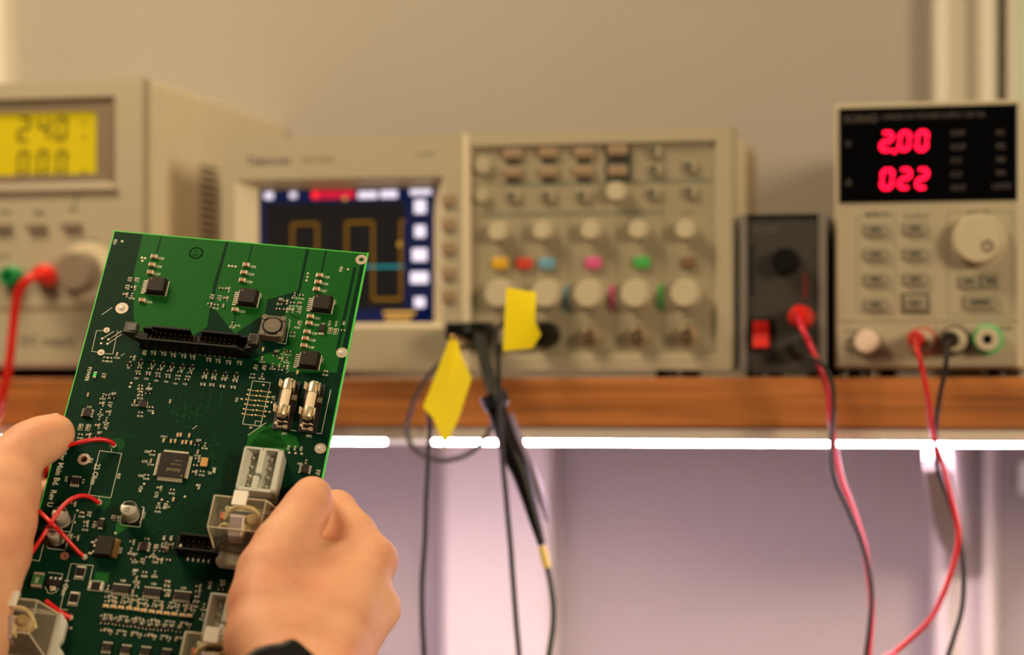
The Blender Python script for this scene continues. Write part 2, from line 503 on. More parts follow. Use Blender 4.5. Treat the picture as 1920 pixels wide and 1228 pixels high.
RES_BOTTOM = [(43.5,209.01),(47.31,209.04),(51.11,209.07),(54.91,209.09),(58.71,209.12),(62.51,209.15),(66.3,209.17),(70.09,209.2),(73.88,209.22),(77.67,209.25),(81.45,209.28),(85.23,209.3),(43.67,218.97),(47.45,218.97),(51.24,218.97),(55.02,218.96),(58.79,218.96),(62.57,218.96),(66.34,218.96),(70.11,218.96),(73.88,218.95),(77.64,218.95),(81.4,218.95),(85.16,218.95),(44.0,211.24),(47.8,211.24),(51.6,211.24),(55.39,211.24),(59.18,211.24),(62.97,211.24),(66.75,211.25),(70.53,211.25),(74.31,211.25),(78.09,211.25),(81.86,211.25),(85.64,211.25),(45.36,226.41),(48.89,226.45),(52.43,226.49),(55.96,226.52),(59.49,226.56),(63.01,226.6),(66.54,226.64),(70.06,226.68),(73.58,226.71),(77.09,226.75),(80.61,226.79)]
SOIC_V = [(11.32,110.36),(55.27,180.71),(124.46,129.9)]
SOIC_H = [(14.28,149.08),(49.3,234.91),(58.4,235.24),(67.61,235.0),(77.62,234.94)]
SO14 = [(49.18,204.33),(64.32,204.3),(78.97,204.6)]
QFP = (59.87,135.24)
QFN = (37.75,102.24)
CRYSTAL = (74.76,131.66)
INDUCTOR = (94.48,52.83)
HEADER = [(29.11,70.48),(85.8,69.46)]
FUSES = [((108.31,84.11),(108.67,104.06)),((121.1,84.37),(121.3,104.02))]
BUS_PADS = [((88.4,88.08),(93.03,88.24)),((94.69,88.05),(99.32,88.26))]
BUS_LAST = [((88.13,102.05),(92.99,102.28)),((94.59,102.1),(99.34,102.34))]
BUS_BOX = [(89.29,82.64),(98.35,82.65),(98.12,108.0),(89.12,107.8)]
FUSE_BOX = [(105.32,108.56),(128.78,108.94),(128.98,83.55)]
WHITE_CONN = [(95.16,126.09),(114.93,125.92),(114.03,149.75),(95.76,150.49)]
WHITE_CONN_B = (94.51,205.97)
BLACK_HEADER = [(72.54,175.27),(72.59,183.96),(88.69,176.19)]
ELCAPS = [(45.74,165.15,4.1),(13.28,171.75,3.9),(12.97,181.72,3.9)]
DPAK = (37.14,183.92)
SENSE = [(27.78,197.64,1),(36.97,204.0,0),(27.91,211.65,1)]
GREEN_IND = (8.83,204.44)
SOT223 = (16.83,204.9)
SOTBIG = (118.46,48.42)
OUT_RES = [(122.61,48.88),(125.59,49.12),(9.59,118.47),(13.42,118.32)]
SOTBLK = (31.99,170.7)
LED = (10.06,88.08)
HOLES = [(131.04,4.35,3.0,1.3,1),(130.78,61.29,3.0,1.6,0),(129.75,117.23,2.9,1.6,0),(14.69,47.14,3.3,1.7,0),(15.48,136.3,3.2,1.7,1),(18.25,189.75,2.1,0.9,1),(9.9,61.01,1.6,0.5,0),(10.0,74.47,1.8,0.6,0)]
TEST_PADS = [(5.86,6.42),(125.35,11.09),(43.68,106.76),(29.23,90.64),(29.0,92.92),(73.76,144.35),(47.95,146.61),(58.36,154.26),(115.0,121.35),(118.2,121.33),(121.21,121.27),(18.84,164.79),(69.17,151.34),(85.98,93.72),(101.05,91.03),(101.12,93.98),(101.21,99.53),(95.2,84.4),(63.91,175.39),(67.32,175.29),(18.32,15.46),(20.01,15.57),(18.99,17.37),(64.04,15.58),(65.79,15.57),(67.55,15.61),(105.34,15.83),(105.48,18.01),(105.39,20.21),(8.96,69.24),(12.16,69.17),(8.81,66.37),(12.07,66.59),(30.13,226.92),(39.92,174.84)]
SOLDER = [(28.09,126.86),(28.23,159.2),(27.85,189.18),(28.35,221.41)]
STAMP = (45.5,9.49)
ETHER = [(8.81,66.37),(13.65,61.5),(12.07,66.59),(17.09,61.41),(12.16,69.17),(17.89,62.77),(12.07,66.59),(17.45,60.79)]
SILK_LINES = [[(22.06,130.66),(33.18,130.93),(33.32,156.07),(22.28,155.62),(22.06,130.66)],[(27.63,129.1),(27.89,130.71)],[(27.6,155.81),(27.82,157.39)],[(5.35,52.14),(9.58,47.29)],[(9.17,61.42),(4.81,61.9),(5.21,74.42),(8.18,74.5)],[(11.98,74.93),(16.13,74.76),(15.45,60.72)],[(92.92,113.8),(100.48,105.8)],[(95.11,105.3),(98.03,105.53)],[(95.11,105.3),(95.2,107.78)],[(100.73,44.66),(101.36,44.88),(101.73,59.26),(93.75,58.42)],[(49.55,159.16),(50.53,159.31),(50.54,168.03),(42.44,167.64)],[(22.29,193.47),(33.12,193.13),(33.26,201.1)],[(22.29,193.47),(22.66,217.62),(26.29,217.73)],[(33.26,201.1),(40.0,201.01),(40.2,206.12),(33.22,206.14),(33.26,201.1)],[(12.49,199.25),(19.54,199.34),(19.72,202.14)],[(12.88,206.91),(14.79,209.86),(16.79,210.16),(18.9,208.86),(19.7,206.12)],[(6.74,181.36),(6.8,193.76),(2.1,193.49)],[(66.82,111.24),(65.1,113.37)],[(21.83,73.84),(20.46,75.42)],[(106.22,74.72),(105.24,75.96)]]
POURS = [[(15.43,0.34),(59.5,0.31),(58.31,28.1),(60.22,53.37),(50.88,63.07),(26.82,65.73),(21.59,50.94),(16.14,26.17)],[(61.02,0.38),(101.63,0.31),(101.91,26.97),(87.61,33.84),(88.03,42.56),(75.03,56.08),(61.35,41.89),(60.11,30.86)],[(103.28,0.31),(133.51,0.64),(131.09,8.38),(130.42,57.52),(130.16,73.18),(121.38,74.16),(109.75,75.45),(87.33,70.0),(103.93,59.31),(98.06,40.88),(103.37,26.82)],[(133.77,8.09),(135.04,8.25),(134.81,57.61),(133.38,57.76)],[(94.51,120.73),(97.92,112.42),(104.5,104.25),(109.42,110.03),(116.93,111.92),(119.69,117.89)],[(93.43,120.12),(93.13,113.89),(98.04,107.74),(105.4,107.96),(115.67,120.72),(103.55,120.71)],[(34.88,196.56),(41.46,196.17),(42.32,201.65),(39.73,200.89),(35.38,200.86)],[(38.93,168.83),(44.57,168.71),(46.75,170.04),(41.23,174.87),(40.19,176.56)]]
DARK_TRACES = [([(25.26,2.01),(25.25,11.39)],0.9),([(73.42,1.44),(73.4,11.67)],0.7),([(112.02,0.87),(112.07,14.02)],0.9),([(73.17,44.78),(73.38,48.83)],0.7),([(100.53,40.9),(102.82,42.68),(105.87,43.22)],0.7)]
TRACES = [[(65.49,89.41),(65.84,109.97)],[(70.0,88.9),(70.26,104.5)],[(75.67,89.39),(75.41,106.14)],[(22.7,121.17),(22.99,120.31),(40.17,119.47)],[(22.47,122.29),(29.0,121.28),(37.0,121.48),(39.93,124.98)],[(23.29,121.65),(40.87,120.49)],[(5.98,93.79),(6.5,105.52),(9.39,103.25)],[(5.55,75.93),(6.43,82.97)],[(84.4,126.68),(88.3,131.06),(88.86,146.04)],[(83.68,133.65),(84.48,145.18)],[(126.46,74.16),(129.9,79.97),(129.1,94.57)],[(59.06,170.04),(62.35,170.55),(64.08,171.24)],[(129.49,123.65),(130.74,129.0)],[(44.41,137.79),(50.47,137.11)],[(75.35,89.43),(75.56,106.12)]]
VIAS = [(59.33,106.42),(56.17,106.34),(64.72,105.61),(67.61,100.24),(58.57,101.96),(53.76,104.53),(60.4,106.12),(63.59,112.78),(62.75,98.02),(59.48,102.18),(56.59,109.99),(55.79,97.4),(60.39,103.36),(50.76,101.99),(54.86,105.03),(56.15,105.25),(69.36,100.38),(53.56,104.29),(64.88,101.25),(66.49,98.72),(52.34,105.19),(52.92,102.93),(62.05,107.12),(59.2,103.56),(67.27,105.29),(58.24,109.45),(53.32,105.93),(62.75,104.19),(55.47,106.41),(54.92,102.79),(53.48,110.33),(56.26,109.44),(60.84,103.43),(63.03,105.26),(58.43,99.36),(59.86,108.02),(62.49,108.12),(68.18,105.22),(69.66,97.56),(55.22,95.22),(63.82,104.48),(68.79,102.13),(47.31,110.92),(49.46,100.78),(58.14,107.19),(55.74,105.74),(48.57,112.53),(58.4,105.19),(62.44,104.92),(59.21,101.02),(58.37,106.42),(65.02,103.51),(59.54,105.9),(62.39,105.08),(56.76,102.92),(65.84,105.03),(61.58,117.8),(64.8,107.31),(58.85,100.72),(65.62,103.57),(59.85,108.54),(65.15,104.89),(60.49,112.61),(61.42,100.39),(63.44,104.74),(59.46,107.25),(61.73,112.11),(60.17,105.5),(65.4,101.74),(64.89,103.76),(79.82,120.72),(76.41,115.36),(76.29,127.72),(81.99,141.86),(81.03,116.83),(77.22,136.97),(76.82,117.11),(77.32,118.89),(73.12,118.35),(80.17,144.12),(78.54,126.53),(84.35,123.17),(76.74,125.54),(78.36,125.0),(81.46,124.79),(79.58,128.93),(73.55,120.47),(73.95,110.31),(77.74,128.03),(77.89,126.83),(78.11,124.74),(77.03,115.08),(78.96,120.6),(78.32,123.84),(75.12,121.71),(79.93,118.91),(74.34,129.47),(78.41,127.69),(73.74,122.94),(78.71,119.48),(80.48,132.63),(76.15,118.38),(83.41,127.75),(77.6,124.61),(74.38,125.8),(76.91,121.12),(79.65,135.92),(78.73,126.6),(82.05,133.9),(79.06,121.25),(73.42,133.96),(77.21,124.7),(78.34,123.95),(78.46,140.96),(74.15,134.19),(83.2,140.18),(79.09,131.14),(74.93,128.0),(70.51,123.96),(77.35,126.7),(59.1,167.05),(49.43,162.71),(58.47,161.17),(64.03,170.58),(54.79,168.46),(72.12,158.74),(55.4,154.76),(57.15,171.89),(45.36,164.87),(58.26,170.98),(62.44,153.36),(57.72,162.09),(61.4,155.62),(58.81,158.5),(65.51,161.63),(62.58,157.39),(66.94,157.03),(54.63,159.13),(58.66,159.32),(48.19,169.28),(67.72,166.88),(59.29,164.84),(63.05,160.59),(74.63,155.99),(64.0,151.15),(65.63,159.24),(53.02,158.45),(43.99,156.99),(59.87,146.77),(70.84,164.7),(54.06,153.6),(49.29,155.23),(58.12,172.46),(53.65,165.5),(70.05,154.63),(60.18,164.34),(57.85,167.63),(77.93,158.48),(55.82,164.42),(63.25,156.45)]
TEXTS = [('ller Main Bd.  Rev U',4.91,133.3,3.0,-90),('22 Ohm',23.0,137.95,2.8,-90),('POWER',6.56,83.53,1.9,-90),('1 Ohm',22.55,201.81,2.4,-90),('P8',92.79,109.42,1.1,0),('XF1',109.33,110.86,1.3,0),('XF2',121.5,110.86,1.3,0),('R59',34.62,142.14,1.5,-90),('C101',51.27,161.61,1.5,-90),('U15',10.14,106.51,1.1,0),('JMP',80.35,133.68,1.6,-90),('J2',78.76,136.27,1.6,-90),('JMP',52.51,193.35,1.4,0),('J1',53.14,195.02,1.4,0),('F16',19.17,135.23,1.5,-90),('U17',9.35,146.63,1.4,-90),('V24',46.82,147.74,1.7,-90),('V19',57.3,155.62,1.7,-90),('R15',60.65,155.77,1.7,-90),('C72',55.15,150.01,1.6,-90),('C84',44.06,128.5,1.4,0),('C73',44.0,134.16,1.4,0),('C65',43.94,142.16,1.4,0),('V15',114.09,117.09,1.3,-90),('V14',117.3,117.07,1.3,-90),('V23',120.44,117.07,1.3,-90),('U24',120.1,126.77,1.1,0),('Y1',75.96,131.43,1.3,-90),('TP28',74.81,143.55,1.1,-90),('D31',51.0,188.88,1.5,0),('D35',69.15,197.5,1.2,0),('U28',47.81,199.39,1.2,0),('U26',62.75,199.39,1.2,0),('U29',77.25,200.02,1.2,0),('V4',63.74,173.35,1.5,-90),('V3',67.09,172.96,1.5,-90),('R179',73.92,51.09,1.1,0),('R182',104.22,48.91,1.1,0),('L1',99.84,37.18,1.0,-90),('U1',34.89,29.48,1.3,-90),('U2',83.66,31.33,1.3,-90),('U3',122.17,31.22,1.3,-90),('U11',121.8,65.61,1.3,-90),('R193',121.53,42.95,1.2,-90),('R194',124.94,42.86,1.2,-90),('C83',128.79,42.44,1.2,-90),('U5',39.82,102.35,1.2,-90),('D10',28.46,170.56,1.2,-90),('Q12',44.42,181.9,1.5,-90),('UVC1',50.21,119.16,1.1,0),('FD1',2.19,5.42,1.6,-90),('FD2',121.64,9.7,1.5,-90),('V21',83.56,92.99,1.4,-90),('V17',101.79,89.83,1.4,-90),('V22',102.93,93.33,1.4,-90),('C140',90.83,194.99,1.5,-90),('R29',95.11,194.21,1.3,0),('R120',34.99,71.16,1.05,0),('R121',40.32,71.13,1.05,0),('R122',45.24,71.43,1.05,0),('R123',50.56,71.41,1.05,0),('R124',55.19,71.57,1.05,0),('R150',63.51,72.06,1.05,0),('R151',68.38,72.25,1.05,0),('R152',73.73,72.49,1.05,0),('R153',79.21,72.17,1.05,0),('R131',29.66,83.4,1.05,0),('R132',34.98,83.37,1.05,0),('R133',39.82,83.39,1.05,0),('R134',44.95,83.66,1.05,0),('R135',50.25,83.63,1.05,0),('R136',55.32,83.63,1.05,0),('C57',29.93,87.54,1.05,0),('C58',34.94,87.26,1.05,0),('C59',40.13,87.8,1.05,0),('C60',45.19,87.79,1.05,0),('C61',50.13,88.36,1.05,0),('C62',54.9,88.11,1.05,0),('R110',63.43,82.82,1.05,0),('R111',68.24,82.84,1.05,0),('R112',73.29,82.84,1.05,0),('R113',79.09,83.03,1.05,0),('R128',63.56,86.99,1.05,0),('R127',68.08,86.76,1.05,0),('R126',73.4,87.0,1.05,0),('R125',78.9,86.94,1.05,0),('R101',15.39,27.92,1.15,-90),('R102',19.13,27.81,1.15,-90),('R103',15.2,32.69,1.15,-90),('R104',18.68,32.6,1.15,-90),('R105',15.49,37.38,1.15,-90),('R106',16.81,40.57,1.15,0),('C108',66.89,28.22,1.15,-90),('R109',59.55,33.74,1.15,-90),('C110',63.55,33.89,1.15,-90),('R111',67.07,34.09,1.15,-90),('C112',59.75,38.41,1.15,-90),('R113',60.86,41.91,1.15,0),('R115',99.52,31.32,1.15,0),('C116',102.99,31.35,1.15,0),('R117',92.71,35.88,1.15,0),('R118',97.83,32.57,1.15,-90),('R119',99.21,36.34,1.15,0),('R120',102.89,36.23,1.15,0),('R122',98.73,37.45,1.15,-90),('R123',101.68,37.41,1.15,-90),('R124',105.35,37.3,1.15,-90),('C125',71.2,52.24,1.15,0),('C126',106.95,44.69,1.15,-90),('R127',102.76,54.25,1.15,0),('C129',90.22,71.11,1.15,0),('R130',100.36,65.42,1.15,0),('R131',102.8,65.44,1.15,0),('R132',101.68,66.81,1.15,-90),('R133',102.67,70.02,1.15,0),('C134',96.2,74.43,1.15,0),('R136',105.18,71.25,1.15,-90),('C137',89.71,72.97,1.15,-90),('R138',94.05,72.77,1.15,-90),('R139',87.22,80.81,1.15,0),('R140',92.08,80.83,1.15,0),('R141',123.24,75.1,1.15,0),('R143',46.86,129.99,1.15,0),('C144',47.13,135.49,1.15,0),('R145',46.76,143.58,1.15,0),('R146',71.7,123.51,1.15,0),('C147',68.97,127.98,1.15,0),('C148',71.84,128.43,1.15,-90),('R150',71.88,135.99,1.15,-90),('C151',73.25,138.52,1.15,0),('R152',60.87,150.17,1.15,0),('R153',56.58,146.61,1.15,-90),('R154',131.48,129.23,1.15,-90),('C155',122.74,127.42,1.15,0),('R157',15.45,101.2,1.15,0),('C158',19.99,97.66,1.15,-90),('R159',17.95,102.64,1.15,-90),('C160',21.81,102.49,1.15,-90),('C161',16.3,110.32,1.15,0),('C162',22.38,107.16,1.15,-90),('R164',20.18,114.6,1.15,0),('C165',18.66,115.34,1.15,-90),('C166',22.56,115.45,1.15,-90),('C167',9.19,124.67,1.15,0),('R168',15.41,121.21,1.15,-90),('R169',32.78,93.64,1.15,0),('R171',33.56,97.21,1.15,0),('R172',33.92,98.85,1.15,0),('R173',37.0,92.89,1.15,0),('R174',31.91,102.99,1.15,0),('R175',36.12,108.93,1.15,0),('C176',40.67,105.36,1.15,0),('R178',11.7,79.26,1.15,0),('R179',13.92,79.3,1.15,0),('C180',17.02,76.66,1.15,0),('C181',14.99,86.38,1.15,-90),('C182',27.47,74.19,1.15,-90),('R183',32.38,70.78,1.15,-90),('R185',16.92,159.7,1.15,-90),('C186',19.88,167.69,1.15,0),('R187',25.4,164.56,1.15,-90),('C188',29.58,169.36,1.15,-90),('R189',25.32,169.32,1.15,-90),('R190',23.39,174.67,1.15,0),('C192',37.57,165.02,1.15,-90),('R193',39.53,165.32,1.15,-90),('C194',22.56,177.77,1.15,-90),('R195',19.17,177.38,1.15,-90),('R196',56.22,160.89,1.15,0),('R197',60.05,157.8,1.15,0),('R199',49.79,177.12,1.15,-90),('R200',48.08,184.74,1.15,0),('R201',61.43,178.42,1.15,-90),('R202',59.2,184.92,1.15,0),('C203',60.64,187.97,1.15,0),('R204',65.28,185.28,1.15,-90),('C206',65.51,176.49,1.15,-90),('R207',68.72,176.7,1.15,-90),('R208',57.11,195.93,1.15,0),('R209',62.03,195.65,1.15,0),('R210',53.95,199.47,1.15,0),('R211',56.65,198.74,1.15,-90),('C213',53.71,206.7,1.15,0),('R214',55.22,208.82,1.15,0),('C215',41.47,205.82,1.15,0),('C216',68.87,199.48,1.15,0),('R217',69.16,202.04,1.15,0),('R218',72.41,201.51,1.15,-90),('R220',86.33,197.03,1.15,-90),('C221',86.65,199.86,1.15,-90),('R222',84.58,205.98,1.15,0),('R223',84.39,208.86,1.15,0),('C224',88.79,210.06,1.15,0),('R225',89.3,215.11,1.15,0),('C227',56.61,186.57,1.15,-90),('R228',66.57,179.0,1.15,-90),('C229',54.3,178.15,1.15,0),('R141',43.8,208.01,1.0,0),('R142',47.61,208.04,1.0,-90),('R143',51.41,208.07,1.0,0),('R144',55.21,208.09,1.0,-90),('R145',59.01,208.12,1.0,0),('R146',62.81,208.15,1.0,-90),('R147',66.6,208.17,1.0,0),('R148',70.39,208.2,1.0,-90),('R149',74.18,208.22,1.0,0),('R150',77.97,208.25,1.0,-90),('R151',81.75,208.28,1.0,0),('R152',85.53,208.3,1.0,-90),('R153',43.97,217.97,1.0,0),('R154',47.75,217.97,1.0,-90),('R155',51.54,217.97,1.0,0),('R156',55.32,217.96,1.0,-90),('R157',59.09,217.96,1.0,0),('R158',62.87,217.96,1.0,-90),('R159',66.64,217.96,1.0,0),('R160',70.41,217.96,1.0,-90),('R161',74.18,217.95,1.0,0),('R162',77.94,217.95,1.0,-90),('R163',81.7,217.95,1.0,0),('R164',85.46,217.95,1.0,-90),('R165',44.3,210.24,1.0,0),('R166',48.1,210.24,1.0,-90),('R167',51.9,210.24,1.0,0),('R168',55.69,210.24,1.0,-90),('R169',59.48,210.24,1.0,0),('R170',63.27,210.24,1.0,-90),('R171',67.05,210.25,1.0,0),('R172',70.83,210.25,1.0,-90),('R173',74.61,210.25,1.0,0),('R174',78.39,210.25,1.0,-90),('R175',82.16,210.25,1.0,0),('R176',85.94,210.25,1.0,-90),('R177',45.66,225.41,1.0,0),('R178',49.19,225.45,1.0,-90),('R179',52.73,225.49,1.0,0),('R180',56.26,225.52,1.0,-90),('R181',59.79,225.56,1.0,0),('R182',63.31,225.6,1.0,-90),('R183',66.84,225.64,1.0,0),('R184',70.36,225.68,1.0,-90),('R185',73.88,225.71,1.0,0),('R186',77.39,225.75,1.0,-90),('R187',80.91,225.79,1.0,0)]
RIGHT_HAND = [[(-366.63,1117.7,1141.05,9.9),(-367.44,1111.27,1134.46,11.2),(-369.1,1101.89,1126.83,12.4),(-372.7,1092.27,1117.81,13.6),(-374.47,1080.68,1106.87,15.2),(-373.05,1069.87,1092.97,17),(-368.09,1056.38,1077.27,18.5),(-351.68,1041.69,1056.5,22)],[(-341.3,1044.3,1054.11,20),(-339.33,1084.11,1085.05,13),(-335.75,1118.38,1111.16,11)],[(-341.27,1044.19,1050.55,18),(-337.43,1079.69,1070.78,12),(-331.68,1107.45,1089.12,11.4)],[(-345.6,1057.44,1045.16,18),(-343.33,1102.74,1064.48,9.5)],[(-352.15,1069.65,1042.17,16),(-353.19,1104.89,1046.4,9)],[(-365.48,1071.12,1089.34,16),(-355.72,1104.55,1108.75,12)],[(-355.27,1063.66,1078.07,18),(-344.33,1101.75,1100.87,12)],[(-368.01,1090.04,1106.31,12),(-350.21,1116.34,1112.34,10.5)],[(-351.68,1041.69,1056.5,22),(-337.71,1052.53,1055.61,18)],[(-365.06,1125.23,1121.01,8.5),(-354.32,1125.16,1117.58,9.5)],[(-341.05,1043.52,1049.45,25),(-303.41,963.52,1019.03,28),(-266.49,879.36,988.6,33)]]
RIGHT_FINGERS = [[(-335.66,1118.1,1110.68,10.5),(-348.67,1127.63,1123.14,10.4),(-360.16,1135.14,1133.67,9.8),(-375.44,1144.57,1128.36,8.6),(-384.03,1137.51,1124.71,7.8)],[(-331.43,1107.5,1089.12,10.8),(-358.46,1142.62,1102.69,9.8),(-371.16,1131.51,1100.69,8.8),(-379.39,1123.77,1099.32,8)],[(-343.33,1102.74,1064.48,9.5),(-359.44,1141.43,1072.92,9.5),(-369.76,1123.16,1074.44,8.5),(-376.03,1113.81,1075.19,7.8)],[(-353.19,1104.89,1046.4,9),(-364.8,1132.73,1052.99,8.5),(-371.16,1115.24,1054.8,7.5),(-374.86,1106.39,1055.7,7)]]
DENTS = [((-356.02,1107.94,1124.15),(-351.8,1076.41,1113.21),2.0,5.0),((-351.8,1076.41,1113.21),(-348.37,1056.63,1098.2),1.6,7.0),((-356.03,1115.42,1129.31),(-352.61,1104.72,1121.36),1.2,2.2)]
LEFT_HAND = [[(-495.93,1111.71,1170.71,9.6),(-500.47,1106.86,1167.66,10.8),(-506.3,1101.27,1163.86,11.4),(-511.85,1094.02,1155.76,13),(-511.86,1088.13,1144.92,16),(-510.56,1080.68,1131.23,17),(-508.87,1069.01,1115.71,17.5),(-511.66,1058.96,1100.82,19),(-516.5,1042.4,1076.35,25)],[(-513.17,1090.9,1144.8,15),(-533.92,1094.57,1140.6,14),(-541.21,1086.62,1120.28,15)],[(-534.3,1095.36,1135.39,15),(-533.53,1065.68,1091.32,24)],[(-517.72,1042.16,1076.34,26),(-504.99,968.58,1033.2,30),(-479.23,875.25,988.99,34)]]
LEFT_FINGERS = [[(-549.12,1102.5,1141.43,11),(-532.45,1114.97,1146.34,10),(-516.12,1127.61,1149.99,9.2),(-494.07,1130.47,1152.71,8.4),(-483.57,1129.11,1153.89,7.6)],[(-546.81,1095.03,1128.79,11),(-529.19,1108.13,1134.34,10),(-513.19,1121.21,1137.07,9.2),(-490.85,1123.11,1139.85,8.4),(-479.12,1121.98,1141.06,7.6)],[(-544.18,1086.96,1115.07,11),(-526.09,1101.66,1119.62,10),(-511.56,1112.72,1122.83,9),(-489.94,1114.62,1125.88,8.2),(-479.49,1113.08,1126.87,7.6)],[(-541.24,1078.31,1100.33,11),(-524.6,1092.68,1104.7,9),(-511.89,1104.29,1109.29,8),(-494.16,1105.25,1112.09,7.4),(-485.03,1103.46,1113.12,7)]]
NAIL = [(-500.21,1113.14,1177.44),(-496.32,1116.38,1179.77),(-500.12,1108.57,1181.39)]
WATCH = [(-367.27,1003.78,1066.36),(-366.02,1008.38,1072.82),(-362.73,1011.5,1076.51),(-358.82,1014.31,1079.58),(-353.64,1016.33,1081.13),(-348.5,1017.76,1081.8),(-343.91,1020.12,1084.01),(-340.04,1019.54,1082.06),(-332.49,1017.32,1076.66),(-326.13,1014.18,1070.22),(-324.05,1009.96,1063.39)]
WRIST_A = (-351.68,1041.69,1056.5)
WRIST_B = (-303.41,963.52,1019.03)
LEAD_LEFT = [(-667.4,1476,1266.4),(-667.3,1466,1265.3),(-671.4,1462,1263.1),(-679.0,1464,1254.6),(-683.8,1468,1237.6),(-687.0,1470,1216.9),(-690.9,1472,1199.7),(-696.4,1474,1183.7),(-702.6,1476,1168.4),(-708.7,1480,1133.4),(-713.0,1485,1070.2)]
PROBE_A = [(-385.7,1395,1182.5),(-384.7,1395,1170.6),(-386.0,1396,1151.7),(-387.5,1397,1126.4),(-388.5,1398,1104.3),(-390.4,1399,1082.1),(-390.7,1399,1063.2),(-389.7,1400,1035.4),(-388.3,1401,1003.1),(-385.7,1402,913.1),(-385.3,1405,743.1),(-385.2,1407,523.1)]
PROBE_LOOP = [(-374.1,1480,1222.5),(-380.3,1445,1217.0),(-395.9,1443,1204.3),(-406.6,1445,1190.3),(-412.6,1447,1175.3),(-414.2,1449,1165.8),(-410.4,1449,1157.3),(-401.8,1447,1151.8),(-389.1,1445,1149.4),(-374.8,1443,1152.8),(-364.9,1441,1160.6),(-358.6,1441,1170.0),(-354.6,1441,1179.7)]
PROBE_MAIN = [(-377.2,1480,1226.5),(-368.0,1452,1215.4),(-359.6,1432,1200.6),(-352.0,1420,1186.2)]
PROBE_BODY = [(-351.1,1419,1185.6),(-349.2,1419,1178.3),(-345.0,1418,1165.6),(-340.2,1417,1154.6),(-334.7,1416,1143.6),(-330.0,1415,1129.4),(-325.2,1414,1113.7),(-321.1,1413,1100.6)]
PROBE_BAND = [(-321.1,1413,1100.0),(-319.5,1413,1093.7),(-317.9,1413,1087.4)]
PROBE_TAIL = [(-317.9,1413,1087.4),(-315.9,1413,1077.7),(-314.3,1413,1065.1),(-314.6,1413,1051.0),(-317.1,1414,1035.7),(-321.9,1415,1006.5),(-331.8,1416,916.5),(-333.4,1419,746.5),(-333.7,1421,526.5)]
PROBE_THIN = [(-345.6,1407,1219.3),(-345.4,1405,1202.0),(-344.7,1405,1176.8),(-343.1,1405,1151.7),(-340.9,1405,1129.7),(-338.8,1406,1104.5),(-337.1,1407,1079.3),(-335.4,1408,1054.1),(-334.1,1409,1035.8),(-332.0,1410,1003.6),(-328.1,1411,913.6),(-327.4,1414,743.6),(-327.3,1416,523.6)]
TAG_A = [(-369.4,1385,1223.7),(-367.9,1393,1222.9),(-365.9,1395,1213.9),(-359.9,1397,1199.2),(-367.5,1395,1175.0),(-374.5,1391,1157.5),(-380.2,1387,1175.1),(-386.2,1385,1182.3)]
TAG_B = [(-338.9,1397,1252.3),(-320.5,1395,1249.2),(-320.7,1393,1232.0),(-317.6,1395,1224.3),(-323.7,1399,1216.6),(-341.8,1401,1215.1)]
LEAD_BOX_RED = [(-177.6,1478,1236.6),(-172.0,1452,1228.9),(-167.6,1452,1219.4),(-162.4,1454,1206.8),(-157.3,1456,1191.0),(-156.3,1458,1178.4),(-154.2,1459,1164.1),(-152.1,1460,1149.9),(-148.9,1460,1137.2),(-142.6,1460,1120.6),(-136.3,1460,1099.5),(-132.6,1460,1075.9),(-132.0,1460,1060.1),(-133.8,1460,1035.5),(-137.9,1460,1003.2),(-145.5,1461,913.2),(-146.8,1464,743.2),(-147.0,1466,523.2)]
LEAD_BOX_BLACK = [(-178.4,1487,1216.9),(-168.2,1449,1212.1),(-160.1,1447,1207.6),(-154.6,1448,1198.8),(-153.1,1449,1183.1),(-154.4,1449,1164.3),(-154.1,1449,1151.7),(-151.5,1449,1137.6),(-144.8,1450,1122.6),(-137.3,1450,1104.8),(-132.6,1450,1086.1),(-131.0,1450,1070.4),(-132.0,1450,1054.8),(-134.2,1450,1036.5),(-137.9,1450,1004.5),(-144.8,1451,914.5),(-146.0,1454,744.5),(-146.2,1456,524.5)]
LEAD_RED = [(-107.7,1470,1222.9),(-103.8,1442,1215.8),(-100.8,1442,1203.4),(-97.8,1444,1187.9),(-96.4,1446,1173.9),(-94.1,1448,1161.5),(-89.5,1448,1149.1),(-85.2,1448,1132.0),(-81.9,1448,1118.1),(-80.6,1448,1107.3),(-82.8,1448,1093.3),(-88.9,1448,1074.5),(-96.6,1448,1058.8),(-108.6,1448,1046.4),(-117.7,1446,1038.0),(-123.7,1430,1028.4),(-138.7,1431,938.4),(-141.2,1434,768.4),(-141.7,1436,548.4)]
LEAD_BLACK = [(-87.5,1470,1222.5),(-86.8,1444,1214.2),(-88.2,1446,1203.4),(-91.4,1448,1187.9),(-93.6,1450,1172.3),(-94.1,1452,1159.8),(-92.7,1454,1145.8),(-87.2,1455,1128.6),(-81.6,1455,1111.5),(-78.9,1455,1096.0),(-78.0,1455,1080.4),(-79.2,1455,1063.3),(-84.1,1455,1046.0),(-88.7,1455,1030.3),(-94.0,1455,1005.2),(-106.7,1456,915.2),(-108.8,1459,745.2),(-109.2,1461,525.2)]
WIRE_A = [(28.67,126.87,0.6),(26.91,126.66,3),(23.24,127.34,5.5),(17.64,130.07,8),(10.63,133.58,9),(4.59,136.69,8.5),(0.55,138.7,6),(-1.5,142.07,1.5),(-2.6,145.41,-5)]
WIRE_B = [(28.62,159.68,0.6),(26.81,159.47,2.5),(23.93,159.41,5.5),(20.79,160.89,8),(17.27,164.48,10),(14.25,169.8,11),(11.35,177.43,11),(8.59,185.33,10),(5.19,192.44,8),(2.1,198.64,6),(-0.31,205.78,6)]
WIRE_C = [(27.73,189.07,0.6),(25.57,188.31,2.5),(21.79,185.99,6),(17.15,182.9,10),(12.99,180.9,15),(6.86,175.56,13),(1.05,170.19,9),(-4.4,165.59,6)]
